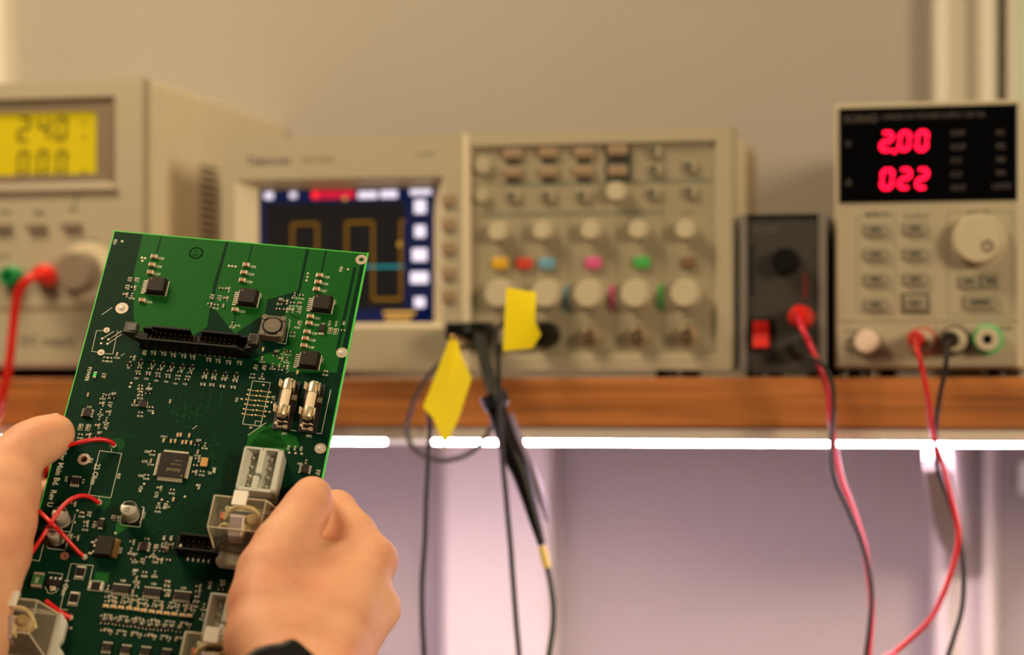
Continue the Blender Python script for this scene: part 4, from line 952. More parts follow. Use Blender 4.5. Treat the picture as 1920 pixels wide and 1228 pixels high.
# ------------------------------------------------------------------ supply with red digits
def right_supply():
    t = empty('digital_power_supply', (-159.5, 1512, 1200), 'cream power supply with red numerals on black display, right end of the shelf', 'power supply')
    X, Z0, Z1 = 113.0, 5.2, 168.2
    feet(t, (14, 99), (16, 220), 5.4, 7)
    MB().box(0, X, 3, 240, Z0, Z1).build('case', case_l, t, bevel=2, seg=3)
    MB().box(1.5, X - 1.5, 0, 5, Z0 + 1, Z1 - 1).build('front_panel', case_m, t, bevel=1.2)
    wn = PR_WIN
    d = MB().box(wn[0], wn[2], -0.8, 0.3, wn[1], wn[3]).build('display_window', gloss_m, t, bevel=0.3)
    q = MB()
    for ch, r in zip('200022', PR_DIG):
        seg_digit(q, ch, r[0] + 0.6, r[1] + 0.6, r[2] - 1.2, r[3] - 0.6, -0.9, -0.79, 1.9, 0.08)
    q.lathe([(1.3, 0), (1.3, 0.1), (0, 0.1)], n=12, axis='y', at=(PR_DOT[0], -0.8, PR_DOT[1]))
    q.build('display_digits', led_m, d)
    for s_, x_, z_, sz in PR_TEXT:
        label_front(d, s_, x_, z_, sz, -0.84, faint_m, 'display_label')
    me = MB().box(-7.0, 7.0, -2.4, 0, -4.2, 4.2).mesh('key', [btng_m])
    lb = MB().box(-3.0, 3.0, -2.5, -2.3, -1.3, 1.3).mesh('key_mark', [print_m])
    for i, (x_, z_) in enumerate(PR_BTN):
        k = put('key', me, t, (x_, 0, z_), bevel=1.2)
        put('key_mark', lb, k)
        if i == 7:
            q = MB()
            front_face(q, x_ - 8.6, z_ - 6.4, x_ + 8.6, z_ + 6.4, -0.12, [(x_ - 7.2, z_ - 5, x_ + 7.2, z_ + 5)])
            q.build('key_outline', print_m, t)
    me2 = MB().box(-6.0, 6.0, -2.4, 0, -4.4, 4.4).mesh('arrow_key', [btng_m])
    for x_, z_ in PR_BTN2:
        k = put('arrow_key', me2, t, (x_, 0, z_), bevel=1.2)
        put('key_mark', lb, k)
    x_, z_ = PR_BTN3
    k = MB().box(-10, 10, -2.4, 0, -4.6, 4.6).build('wide_key', btng_m, t, (x_, 0, z_), bevel=1.2)
    MB().box(-5.4, 5.4, -2.5, -2.3, -1.5, 1.5).build('key_mark', print_m, k)
    q = MB()
    for a, b, c_, e in PR_FRAMES:
        w_ = 0.45
        q.box(a, a + w_, -0.08, 0.1, b, e).box(c_ - w_, c_, -0.08, 0.1, b, e).box(a, c_, -0.08, 0.1, b, b + w_).box(a, c_, -0.08, 0.1, e - w_, e)
    q.box(2, X - 2, -0.08, 0.1, PR_SEAM - 0.4, PR_SEAM + 0.4)
    q.build('panel_line', printl_m, t)
    for s_, x_, z_, sz in PR_LBL:
        label_front(t, s_, x_, z_, sz, -0.08, print_m)
    x_, z_ = PR_KNOB
    kb = MB()
    kb.lathe([(16.2, 0), (16.2, 2), (15.2, 2.6), (14.6, 13), (13.4, 14.5), (0, 14.5)], n=44, axis='y')
    k = kb.build('jog_dial', knob_m, t, (x_, 0, z_))
    dx, dz = PR_DIMPLE[0] - x_ - 0.6, PR_DIMPLE[1] - z_
    MB().lathe([(3.9, 14.4), (3.9, 14.8), (3.2, 14.9), (2.6, 14.6), (0, 14.4)], n=24, axis='y', at=(dx, 0, dz)).build('finger_dimple', knobg_m, k)
    x_, z_ = PR_POWER
    MB().lathe([(9, 0), (9, 1), (0, 1)], n=30, axis='y').build('button_collar', panel_m, t, (x_ + 0.4, 0, z_ - 0.6))
    knob(t, 'power_button', x_, z_, 7.4, 8, mat('button_blush', (222, 200, 184), rough=0.45, var=0.03), 0)
    for (x_, z_), m_, l_ in zip(PR_POSTS, (mat('post_red_collar', (170, 60, 44), rough=0.4), mat('post_black_collar', (60, 54, 46), rough=0.4), mat('post_green_collar', (60, 190, 110), rough=0.4)), ('red collared post', 'black collared post', 'green collared post')):
        k = MB().lathe([(9.0, 0), (9.0, 4), (8.4, 4.6), (0, 4.6)], n=32, axis='y').build('output_post', m_, t, (x_, 0, z_))
        MB().lathe([(7.3, 4.4), (7.3, 12), (6.6, 13), (3.0, 13), (3.0, 7), (0, 7)], n=30, axis='y').build('post_cap', knob_m, k)
        MB().lathe([(2.9, 6.8), (2.9, 9), (0, 9)], n=16, axis='y').build('socket_core', dark_m, k)
        tag(k, l_)


right_supply()


# ------------------------------------------------------------------ leads and probes
def cable(mb, pts, r, n=10, k=8):
    mb.tube(smooth_path(pts, k), r, n)
    return mb


def plug(t, name, pos, r, length, m, lean=(0, -1, -0.15)):
    """a moulded plug shroud whose tail points along lean"""
    p = np.array(pos, float)
    d = np.array(lean, float)
    d /= np.linalg.norm(d)
    mb = MB()
    mb.tube([p - d * length * 0.5, p - d * length * 0.45, p + d * length * 0.1, p + d * length * 0.4, p + d * length * 0.5], [r * 0.9, r, r, r * 0.8, r * 0.55], 18)
    return mb.build(name, m, t)


def relative(pts, base):
    return [tuple(np.array(q) - np.array(base)) for q in pts]


def lead(name, label, pts, r, m, plug_len, plug_r, pm=None, direction=None, cat='cable'):
    base = pts[0]
    t = empty(name, base, label, cat)
    q = relative(pts, base)
    cable(MB(), q, r, 12).build('wire', m, t)
    p = np.array(pts[0], float)
    off = (0, 1, 0) if direction is None else direction
    pl_ = plug(t, 'plug', np.array(off, float) * plug_len * 0.5, plug_r, plug_len, pm or m, lean=-np.array(off, float))
    return t, pl_


def round_end(pts, extra):
    return pts


lead('red_test_lead', 'thick red test lead drooping from the beige supply with yellow display', LEAD_LEFT, 3.0, redp_m, 22, 6.4, redp_m, direction=(-0.2, 0.97, 0.0))
t_, p_ = lead('red_output_lead', 'red lead plugged into the supply with red numerals, swinging left below the shelf', LEAD_RED, 1.55, redw_m, 28, 4.9, redp_m)
t_, p_ = lead('black_output_lead', 'black lead plugged into the supply with red numerals, twisting around the red one', LEAD_BLACK, 1.45, blk_m, 28, 4.9, blk_m)
t_, p_ = lead('red_box_lead', 'crimson lead with round red plug in the narrow dark box', LEAD_BOX_RED, 1.8, pinkw_m, 26, 7.3, redp_m)
MB().lathe([(1.9, 0), (1.9, 0.6), (0, 0.6)], n=14, axis='y', at=(-0.8, -0.4, 0.6)).build('plug_hole', MATS['dull_red_print'], t_)
for nm, mm in (('red_output_lead', MATS['dull_red_print']), ('black_output_lead', gloss_m)):
    MB().lathe([(2.2, 0), (2.2, 0.4), (0, 0.4)], n=14, axis='y', at=(0, -0.2, 0.6)).build('plug_hole', mm, bpy.data.objects[nm])
lead('black_box_lead', 'black lead from the lower jack of the narrow dark box, hanging beside the crimson one', LEAD_BOX_BLACK, 1.45, blk_m, 22, 5.0, blk_m)


def folded_tag(pts, base, name, t):
    """a folded paper flag: two thin leaves with a rounded fold and slight curl"""
    q = [np.array(p) - np.array(base) for p in pts]
    c_ = sum(q) / len(q)
    mb = MB()
    n = len(q)
    for off, sh in ((0.0, 1.0), (1.5, 0.97)):
        front = [p * sh + c_ * (1 - sh) + np.array((0, off, 0)) for p in q]
        ctr = c_ + np.array((0, off - 0.5, 0))
        back = [p + np.array((0, 0.3, 0)) for p in front]
        mb.add(front + [ctr], [(i, (i + 1) % n, n) for i in range(n)], 0, True)
        mb.add(back + [ctr + np.array((0, 0.3, 0))], [((i + 1) % n, i, n) for i in range(n)], 0, True)
        mb.add(front + back, [((i + 1) % n, i, n + i, n + (i + 1) % n) for i in range(n)], 0, False)
    return mb.build(name, yel_m, t)


def probes():
    # probe one: its cable drops straight down behind the lower yellow flag
    base = PROBE_THIN[0]
    t = empty('scope_probe', base, 'black probe cable with square yellow flag, dropping from the oscilloscope input', 'probe')
    cable(MB(), relative(PROBE_THIN, base), 1.55, 10).build('cable', blk_m, t)
    folded_tag(TAG_B, base, 'paper_flag', t)
    x_, z_ = SCOPE_BNC[0]
    k = np.array((-558 + x_, 1512, 1200 + z_)) - np.array(base)
    mb = MB().lathe([(8.6, -2), (8.6, 10), (8.0, 12), (7.2, 20), (5.2, 24), (0, 24)], n=26, axis='y')
    mb.build('connector', dark_m, t, loc=tuple(k))
    cable(MB(), [tuple(k + np.array((0, -24, 0))), tuple(k + np.array((-8, -40, 4))), tuple(k + np.array((-18, -56, 3))), tuple(relative([PROBE_THIN[1]], base)[0])], 1.6, 10).build('cable_loop', blk_m, t)
    # probe two: looped cable, heavy body pointing down with yellow band
    base = PROBE_MAIN[0]
    t = empty('scope_probe', base, 'thick black oscilloscope probe tapering to a pale yellow band, hanging in front of the shelf', 'probe')
    mb = MB()
    cable(mb, relative(PROBE_MAIN, base), 2.6, 12)
    cable(mb, [tuple(np.array(q) + np.array((3.6, -1, 0))) for q in relative(PROBE_MAIN, base)], 2.0, 12)
    mb.build('lead_sleeve', blk_m, t)
    x_, z_ = SCOPE_BNC[4]
    k = np.array((-558 + x_, 1512, 1200 + z_)) - np.array(base)
    cn = MB().lathe([(7.6, -2), (7.6, 10), (6.8, 14), (6.8, 28), (4.0, 33), (0, 33)], n=26, axis='y')
    cn.box(-16, 12, -30, -12, -3, 8)
    cn.build('connector', dark_m, t, loc=tuple(k), bevel=1)
    col = MB()
    pb = smooth_path(relative(PROBE_BODY, base), 6)
    n = len(pb)
    rr = []
    for i in range(n):
        a = i / (n - 1)
        rr.append(float(np.interp(a, [0, 0.05, 0.12, 0.2, 0.45, 0.6, 0.8, 1.0], [6.6, 7.4, 6.0, 5.4, 6.6, 5.4, 3.9, 2.2])))
    col.tube(pb, rr, 16)
    col.build('probe_body', dark_m, t)
    p0 = relative(PROBE_BODY, base)[0]
    MB().tube([np.array(p0) + np.array((-1.5, 0, 4)), np.array(p0) + np.array((1.2, 0, -3))], [8.2, 8.2], 18).build('grip_collar', mat('navy_black', (24, 26, 40), rough=0.4), t)
    MB().tube(relative(PROBE_BAND, base), 2.5, 14).build('yellow_band', pale_m, t)
    cable(MB(), relative(PROBE_TAIL, base), 1.6, 10).build('cable', mat('dark_green_jacket', (44, 58, 44), rough=0.5), t)
    b2 = smooth_path([tuple(np.array(q) + np.array((6.5, 5, 0))) for q in relative(PROBE_BODY[1:7], base)], 6)
    MB().tube(b2, [float(np.interp(i / (len(b2) - 1), [0, .2, .8, 1], [1.2, 2.8, 2.6, 0.8])) for i in range(len(b2))], 12).build('clip_arm', mat('lilac_grey', (150, 138, 168), rough=0.4), t)
    cable(MB(), relative(PROBE_LOOP, base), 1.5, 10).build('ground_loop', mat('grey_black_jacket', (66, 60, 58), rough=0.5), t)
    # third cable carries the diamond flag
    base = PROBE_A[0]
    t = empty('probe_cable', base, 'thin black cable under the diamond shaped yellow flag, left of the probes', 'cable')
    cable(MB(), relative(PROBE_A, base), 1.5, 10).build('cable', blk_m, t)
    folded_tag(TAG_A, base, 'paper_flag', t)
    p = [tuple(np.array(q) - np.array(base)) for q in ((PROBE_LOOP[0][0] - 6, 1476, PROBE_LOOP[0][2] - 2), TAG_A[1], TAG_A[0])]
    cable(MB(), p, 1.4, 8).build('flag_string', gold_m, t)
    cable(MB(), [p[0], tuple(np.array(p[0]) + np.array((4, 5, -1))), tuple(np.array(p[0]) + np.array((10, 12, 0)))], 1.4, 8).build('cable_end', blk_m, t)


probes()

# ------------------------------------------------------------------ circuit board (local mm: x along the top edge, y up the board, z out of its face)
BD = empty('circuit_board', (0, 0, 0), 'green printed circuit board full of parts, held up in two hands', 'circuit board')
BU, BV, BN = Vector(BOARD_U), Vector(BOARD_V), Vector(BOARD_N)
BD.matrix_world = Matrix(((BU.x, -BV.x, BN.x, BOARD_O[0] * MM), (BU.y, -BV.y, BN.y, BOARD_O[1] * MM), (BU.z, -BV.z, BN.z, BOARD_O[2] * MM), (0, 0, 0, 1)))
BW, BL = 134.0, 278.0


def board_plate():
    bm = bmesh.new()
    holes = [h for h in HOLES if h[5]]
    # outline with bored holes: fill the face between the outer loop and the hole loops
    def loop(pts):
        vs_ = [bm.verts.new((x * MM, y * MM, 0)) for x, y in pts]
        return [bm.edges.new((vs_[i], vs_[(i + 1) % len(vs_)])) for i in range(len(vs_))]
    ed = loop([(0, 0), (BW, 0), (BW, -BL), (0, -BL)])
    for u, v, r, ri, _ in [(h[0], h[1], h[2], h[3], h[4]) for h in holes]:
        ed += loop([(u + ri * math.cos(k * math.pi / 12), -v + ri * math.sin(k * math.pi / 12)) for k in range(24)])
    bmesh.ops.triangle_fill(bm, use_beauty=True, edges=ed)
    top = list(bm.faces)
    for f in top:
        if f.normal.z < 0:
            f.normal_flip()
    r = bmesh.ops.extrude_face_region(bm, geom=top)
    for q in r['geom']:
        if isinstance(q, bmesh.types.BMVert):
            q.co.z = -1.6 * MM
    bmesh.ops.recalc_face_normals(bm, faces=bm.faces)
    me = bpy.data.meshes.new('laminate')
    bm.to_mesh(me)
    bm.free()
    me.materials.append(board_m)
    me.materials.append(edge_m)
    me.materials.append(copper_m)
    for p in me.polygons:
        inner = abs(p.normal.z) < 0.5 and any(math.hypot(p.center.x / MM - h[0], p.center.y / MM + h[1]) < h[3] + 0.5 for h in holes)
        p.material_index = 2 if inner else 1 if abs(p.normal.z) < 0.5 else 0
    return put('laminate', me, BD)


HOLES = [(h[0], h[1], h[2], h[3], h[4], h[4]) for h in HOLES]
board_plate()


def flat(name, polys, m, z1, lst=None):
    mb = MB()
    for p in polys:
        mb.prism([(u, -v) for u, v in p], -0.01, z1)
    return mb.build(name, m, BD)


for p in POURS[:3] + POURS[4:]:
    flat('copper_pour', [[(max(0.4, min(BW - 0.4, u)), max(0.4, v)) for u, v in p]], pour_m, 0.03)
# bare routed rim of the laminate, bright green all round
mb = MB()
mb.line([(0.25, 0), (0.25, -BL)], 0.5, -0.02, 0.045).line([(0, -0.25), (BW, -0.25)], 0.5, -0.02, 0.045).line([(BW - 0.4, 0), (BW - 0.4, -BL)], 0.8, -0.02, 0.045)
mb.build('routed_rim', edge_m, BD)
mb = MB()
for l, w_ in DARK_TRACES:
    mb.line([(u, -v) for u, v in l], w_, 0, 0.04)
mb.line([(128.6, -10), (128.2, -62)], 1.6, 0, 0.04)
tag(mb.build('pour_gap', board_m, BD), kind='stuff')
mb = MB()
for l in TRACES:
    mb.line([(u, -v) for u, v in l], 0.22, 0, 0.03)
for u, v in VIAS:
    mb.lathe([(0.42, 0), (0.42, 0.04), (0, 0.04)], n=8, at=(u, -v, 0), smooth=False)
for u, v in SOLDER[:2]:
    mb.lathe([(4.0, 0), (4.0, 0.028), (0, 0.028)], n=24, at=(u + 1.6, -v + 0.5, 0), smooth=False)
tag(mb.build('copper_trace', trace_m, BD), kind='stuff')

# silkscreen
mb = MB()
for l in SILK_LINES:
    mb.line([(u, -v) for u, v in l], 0.24, 0, 0.05)
p = BUS_BOX
mb.line([(u, -v) for u, v in p + p[:1]], 0.26, 0, 0.05)
for u, v, s_ in CHIP_CAPS:
    add_text_xy(mb, s_, u + 2.3, -v - 0.2, 1.35, 0, 0.055)
for i, (u, v) in enumerate(TRANSISTORS):
    add_text_xy(mb, 'Q%d' % (i + 1), u - 1.0, -v - 2.2 if i < 11 else -v + 2.0, 1.1, 0, 0.055)
p = FUSE_BOX
mb.line([(u, -v) for u, v in p], 0.26, 0, 0.05)
for s_, u, v, sz, ang in TEXTS:
    add_text_xy(mb, s_, u, -v, sz, ang, 0.055)
tag(mb.build('silkscreen', silk_m, BD), kind='stuff')
# round inspection stamp
u, v = STAMP
mb = MB()
ring = [(u + 3.3 * math.cos(k * math.pi / 16), -v + 3.3 * math.sin(k * math.pi / 16)) for k in range(33)]
mb.line(ring, 0.65, 0, 0.05)
add_text_xy(mb, '6', u - 0.5, -v + 1.4, 1.7, 0, 0.055)
add_text_xy(mb, 'QC1', u - 1.9, -v - 1.0, 1.9, 0, 0.055)
mb.build('inspection_stamp', stamp_m, BD)

# holes, pads, joints
for i, (u, v, r, ri, op, _) in enumerate(HOLES):
    me_ = MB().lathe([(ri, 0.0), (ri, 0.14), (r, 0.14), (r, 0.0)], n=32, smooth=False, caps=False)
    k = me_.build('mounting_ring', copper_m if i == 5 else pad_m, BD, loc=(u, -v, 0))
    if op:
        for a in range(8):
            g = a * math.pi / 4
            rr_ = (r + ri) / 2
            if i != 0:
                MB().lathe([(0.22, 0.1), (0.22, 0.17), (0, 0.17)], n=8, at=(rr_ * math.cos(g), rr_ * math.sin(g), 0), smooth=False).build('stitch_via', hole_m, k)
    else:
        MB().lathe([(ri * 1.02, 0), (ri * 1.02, 0.16), (ri * 0.8, 0.4), (ri * 0.35, 0.55), (0, 0.58)], n=24).build('rivet_head', nylon_m, k)
me_ = MB().lathe([(0.62, 0), (0.62, 0.1), (0.3, 0.16), (0, 0.17)], n=12).mesh('test_pad', [pad_m])
for u, v in TEST_PADS:
    put('test_pad', me_, BD, (u, -v, 0))
me_ = MB().lathe([(1.6, 0), (1.5, 0.4), (1.0, 1.2), (0.7, 1.6), (0, 1.7)], n=18).mesh('solder_joint', [solder_m])
for u, v in SOLDER:
    put('solder_joint', me_, BD, (u, -v, 0))


# ---- small chip parts: one mesh of each kind, shared by all copies
def chip_mesh(name, L_, W_, H, body, t=0.32):
    mb = MB()
    mb.box(-L_ / 2 + L_ * t * 0.8, L_ / 2 - L_ * t * 0.8, -W_ / 2, W_ / 2, 0.05, H, 0)
    for s in (-1, 1):
        a, b = sorted((s * L_ / 2, s * L_ / 2 * (1 - t * 1.4)))
        mb.box(a, b, -W_ / 2 - 0.04, W_ / 2 + 0.04, 0, H + 0.03, 1)
        a, b = sorted((s * L_ / 2, s * (L_ / 2 + 0.35)))
        mb.box(a, b, -W_ / 2, W_ / 2, 0, 0.22, 1)
    return mb.mesh(name, [body, solder_m])


cap_me = chip_mesh('chip_capacitor', 3.2, 2.0, 1.35, cer_m, 0.22)
for i, (u, v, nm) in enumerate(CHIP_CAPS):
    put('chip_capacitor', cap_me, BD, (u, -v, 0), bevel=0.12)
scap_me = chip_mesh('small_capacitor', 1.7, 0.95, 0.85, cer2_m, 0.26)
for u, v in SMALL_CAPS:
    put('small_capacitor', scap_me, BD, (u, -v, 0), rz=math.pi / 2)
tan_me = chip_mesh('ochre_capacitor', 2.3, 1.5, 1.1, cer2_m, 0.24)
for u, v in TAN_CAPS:
    put('ochre_capacitor', tan_me, BD, (u, -v, 0))
rnd = random.Random(11)
res_me = chip_mesh('chip_resistor', 1.6, 0.85, 0.5, resb_m, 0.3)
res2_me = chip_mesh('chip_resistor', 1.6, 0.85, 0.7, cer_m, 0.3)
for lst in (RESISTORS, RES_ROW, RES_BOTTOM):
    for i, (u, v) in enumerate(lst):
        put('chip_resistor', res2_me if i % 3 == 1 and lst is not RES_ROW else res_me, BD, (u, -v, 0), rz=0 if lst is RES_ROW else rnd.choice((0, math.pi / 2)))


def sot_mesh():
    mb = MB().box(-1.45, 1.45, -0.65, 0.65, 0.1, 1.0, 0, 0.12)
    for x, y in ((-0.95, -1.05), (0.95, -1.05), (0, 1.05)):
        s = 1 if y > 0 else -1
        mb.box(x - 0.22, x + 0.22, min(y, s * 0.6), max(y, s * 0.6), 0.0, 0.34, 1)
        mb.box(x - 0.36, x + 0.36, y - 0.35, y + 0.35, 0.0, 0.2, 1)
    return mb.mesh('small_transistor', [chip_m, solder_m])


sm_ = sot_mesh()
for u, v in TRANSISTORS:
    put('small_transistor', sm_, BD, (u, -v, 0))


def gull(mb, x, y, dx, dy, wdt, run, h, m=0):
    """one gull-wing lead leaving the body at (x, y) along (dx, dy)"""
    px, py = -dy * wdt / 2, dx * wdt / 2
    st = [(0, h), (run * 0.25, h), (run * 0.5, 0.12), (run, 0.12)]
    vs_ = []
    for d, z in st:
        for s in (-1, 1):
            for t in (0, 0.16):
                vs_.append((x + dx * d + s * px, y + dy * d + s * py, z + t))
    fs = []
    for i in range(3):
        a = i * 4
        fs += [(a, a + 4, a + 5, a + 1), (a + 2, a + 3, a + 7, a + 6), (a + 1, a + 5, a + 7, a + 3), (a, a + 2, a + 6, a + 4)]
    fs += [(0, 1, 3, 2), (12, 14, 15, 13)]
    mb.add(vs_, fs, m)


def soic(name, u, v, n, body_l, body_w, pitch, vertical, h=1.5, run=1.1):
    """leads along the long sides; vertical means the long axis runs up the board"""
    b = MB().box(-body_w / 2, body_w / 2, -body_l / 2, body_l / 2, 0.15, h, 0, 0.15)
    b.lathe([(0.3, h), (0.3, h + 0.02), (0, h + 0.02)], n=10, m=1, at=(-body_w / 2 + 0.7, body_l / 2 - 0.7, 0), smooth=False)
    o = b.build(name, [chip_m, chipmark_m], BD, (u, -v, 0), rz=0 if vertical else math.pi / 2)
    l = MB()
    for s in (-1, 1):
        for k in range(n // 2):
            gull(l, s * body_w / 2, (k - (n / 2 - 1) / 2) * pitch, s, 0, pitch * 0.48, run, h * 0.5)
    l.build('leads', silver_m, o)
    return o


for i, (u, v) in enumerate(SOIC_V):
    soic('eight_pin_chip', u, v, 8, 4.9, 3.7, 1.2, True)
for u, v in SOIC_H:
    soic('eight_pin_chip', u, v, 8, 4.7, 3.7, 1.2, False)
for u, v in SO14:
    soic('fourteen_pin_chip', u, v, 14, 8.7, 3.9, 1.22, False)
u, v = QFN
soic('sensor_chip', u, v, 8, 4.0, 4.0, 0.8, True, 0.8, 0.4)

# ---- processor
u, v = QFP
o = MB().box(-7, 7, -7, 7, 0.15, 1.5, 0, 0.12).build('processor_chip', chip_m, BD, (u, -v, 0))
l = MB()
for s in (-1, 1):
    for k in range(25):
        gull(l, s * 7, (k - 12) * 0.5, s, 0, 0.27, 1.6, 0.8)
        gull(l, (k - 12) * 0.5, s * 7, 0, s, 0.27, 1.6, 0.8)
l.build('leads', silver_m, o)
q = MB()
add_text_xy(q, 'Atmel', 4.6, -3.0, 2.3, 180, 1.53)
add_text_xy(q, 'AT91SAM7', 4.2, 0.4, 0.9, 180, 1.53)
add_text_xy(q, '64 0824', 4.2, 2.4, 0.9, 180, 1.53)
q.lathe([(0.5, 1.5), (0.5, 1.52), (0, 1.52)], n=12, at=(5.6, -5.6, 0), smooth=False)
q.build('chip_marking', chipmark_m, o)

# ---- power drivers with seven leads
for u, v in POWER_CHIPS:
    b = MB()
    b.add([(-4.9, -4.6, 0.3), (4.9, -4.6, 0.3), (4.9, 4.6, 0.3), (-4.9, 4.6, 0.3), (-4.6, -4.1, 4.2), (3.9, -4.1, 4.2), (3.9, 4.3, 4.2), (-4.6, 4.3, 4.2)],
          [(0, 3, 2, 1), (4, 5, 6, 7), (0, 1, 5, 4), (1, 2, 6, 5), (2, 3, 7, 6), (3, 0, 4, 7)])
    o = b.build('driver_chip', chip_m, BD, (u, -v, 0), bevel=0.25)
    l = MB()
    for k in range(7):
        gull(l, -4.7, (k - 3) * 1.22, -1, 0, 0.62, 3.3, 1.9)
    l.build('leads', silver_m, o)
    MB().box(-4, 5.3, -4.5, 4.4, 0, 0.35).build('heat_tab', silver_m, o)
    MB().lathe([(0.45, 4.15), (0.45, 4.23), (0, 4.23)], n=12, at=(-3.2, 2.9, 0), smooth=False).build('pin_dot', chipmark_m, o)

# ---- shielded inductor
u, v = INDUCTOR
b = MB()
r_ = 1.7
pts = []
for cx, cy, a0 in ((6.1 - r_, 6.1 - r_, 0), (-6.1 + r_, 6.1 - r_, 90), (-6.1 + r_, -6.1 + r_, 180), (6.1 - r_, -6.1 + r_, 270)):
    for k in range(5):
        g = math.radians(a0 + 22.5 * k)
        pts.append((cx + r_ * math.cos(g), cy + r_ * math.sin(g)))
b.prism(pts, 0.3, 5.6)
n_ = len(pts)
o = b.build('power_inductor', ind_m, BD, (u, -v, 0), bevel=0.2)
rim = MB()
for sgn in range(4):
    a0 = math.radians(45 + 90 * sgn)
    rim.prism([(6.0 * math.cos(a0) * 1.12 + 1.5 * math.cos(a0 + g), 6.0 * math.sin(a0) * 1.12 + 1.5 * math.sin(a0 + g)) for g in [k * math.pi / 8 for k in range(16)]], 5.6, 6.2)
rim.build('corner_lug', ind_m, o)
MB().lathe([(5.3, 5.6), (5.3, 5.66), (0, 5.66)], n=36).build('winding_gap', dark_m, o)
MB().lathe([(4.3, 5.6), (4.3, 6.1), (4.1, 6.3), (0, 6.3)], n=36).build('core_top', ind_m, o)
q = MB()
add_text_xy(q, '101', -2.3, 0, 2.2, 0, 6.33)
q.build('core_marking', MATS['bezel_grey_brown'], o)

# ---- latching box header, 34 pins
(ux, vx), (uy, vy) = HEADER
L_ = uy - ux
t = empty('box_header')
t.parent = BD
t.location = (ux * MM, -(vx - 0.4) * MM, 0)
b = MB()
D, H, wl = 9.0, 9.0, 1.4
b.box(1, L_ - 1, 0, D, 0.2, 1.8)                      # floor
b.prism([(0, 0.2), (L_, 0.2), (L_ - 0.4, 3.5), (L_ - 2.5, 7.2), (L_ - 6, H), (6, H), (2.5, 7.2), (0.4, 3.5)], 0, wl, axis='y')   # near wall
ng = 2.3
for a, c_ in ((6, L_ / 2 - ng), (L_ / 2 + ng, L_ - 6)):
    b.prism([(a - 1, 0.2), (c_, 0.2), (c_ - (0.8 if a < 10 else 0), H), (a + (0.8 if a > 10 else 0), H)], D - wl, D, axis='y')
b.box(1, 6.5, D - wl, D, 0.2, 7.4).box(L_ - 6.5, L_ - 1, D - wl, D, 0.2, 7.4)
b.box(4.6, 6, 0, D, 0.2, 5.0).box(L_ - 6, L_ - 4.6, 0, D, 0.2, 5.0)
b.box(6, 9, D - 2.6, D - wl, 0.2, 7.4).box(L_ - 9, L_ - 6, wl, wl + 1.2, 0.2, 7.8)
b.build('shroud', dark_m, t, bevel=0.25)
pin = MB().box(-0.32, 0.32, -0.32, 0.32, 1, 7.0, 0, 0.0)
pin.box(-0.32, 0.32, -0.32, 0.32, 7.0, 7.5, 0, 0.2)
pm_ = pin.mesh('pin', [gold_m])
for r in range(2):
    for k in range(17):
        put('pin', pm_, t, (L_ / 2 + (k - 8) * 2.54, D / 2 + (r - 0.5) * 2.54, 0))
for s in (0, 1):
    lt = MB()
    e = -1.22 if s == 0 else 1
    lt.prism([(0, 0.4), (e * 2.5, 0.4), (e * 7.6, 6.5), (e * 9.4, 9.6), (e * 8.6, 12.2), (e * 3.4, 13.0), (e * 2.4, 11.0), (e * 5.0, 9.2), (e * 4.6, 7.4), (0, 4.6)], -2.2, 2.2, axis='y')
    lt.box(min(e * 3.4, e * 8.6), max(e * 3.4, e * 8.6), -3.2, 3.2, 9.4, 12.4)
    lt.build('latch', MATS['latch_charcoal'], t, (3.6 if s == 0 else L_ - 3.6, D / 2, 0), bevel=0.4)
mb = MB()
for k in range(17):
    mb.box(L_ / 2 + (k - 8) * 2.54 - 0.5, L_ / 2 + (k - 8) * 2.54 + 0.5, -1.0, 0.2, 0, 0.3)
mb.build('tails', MATS['dull_tail'], t)

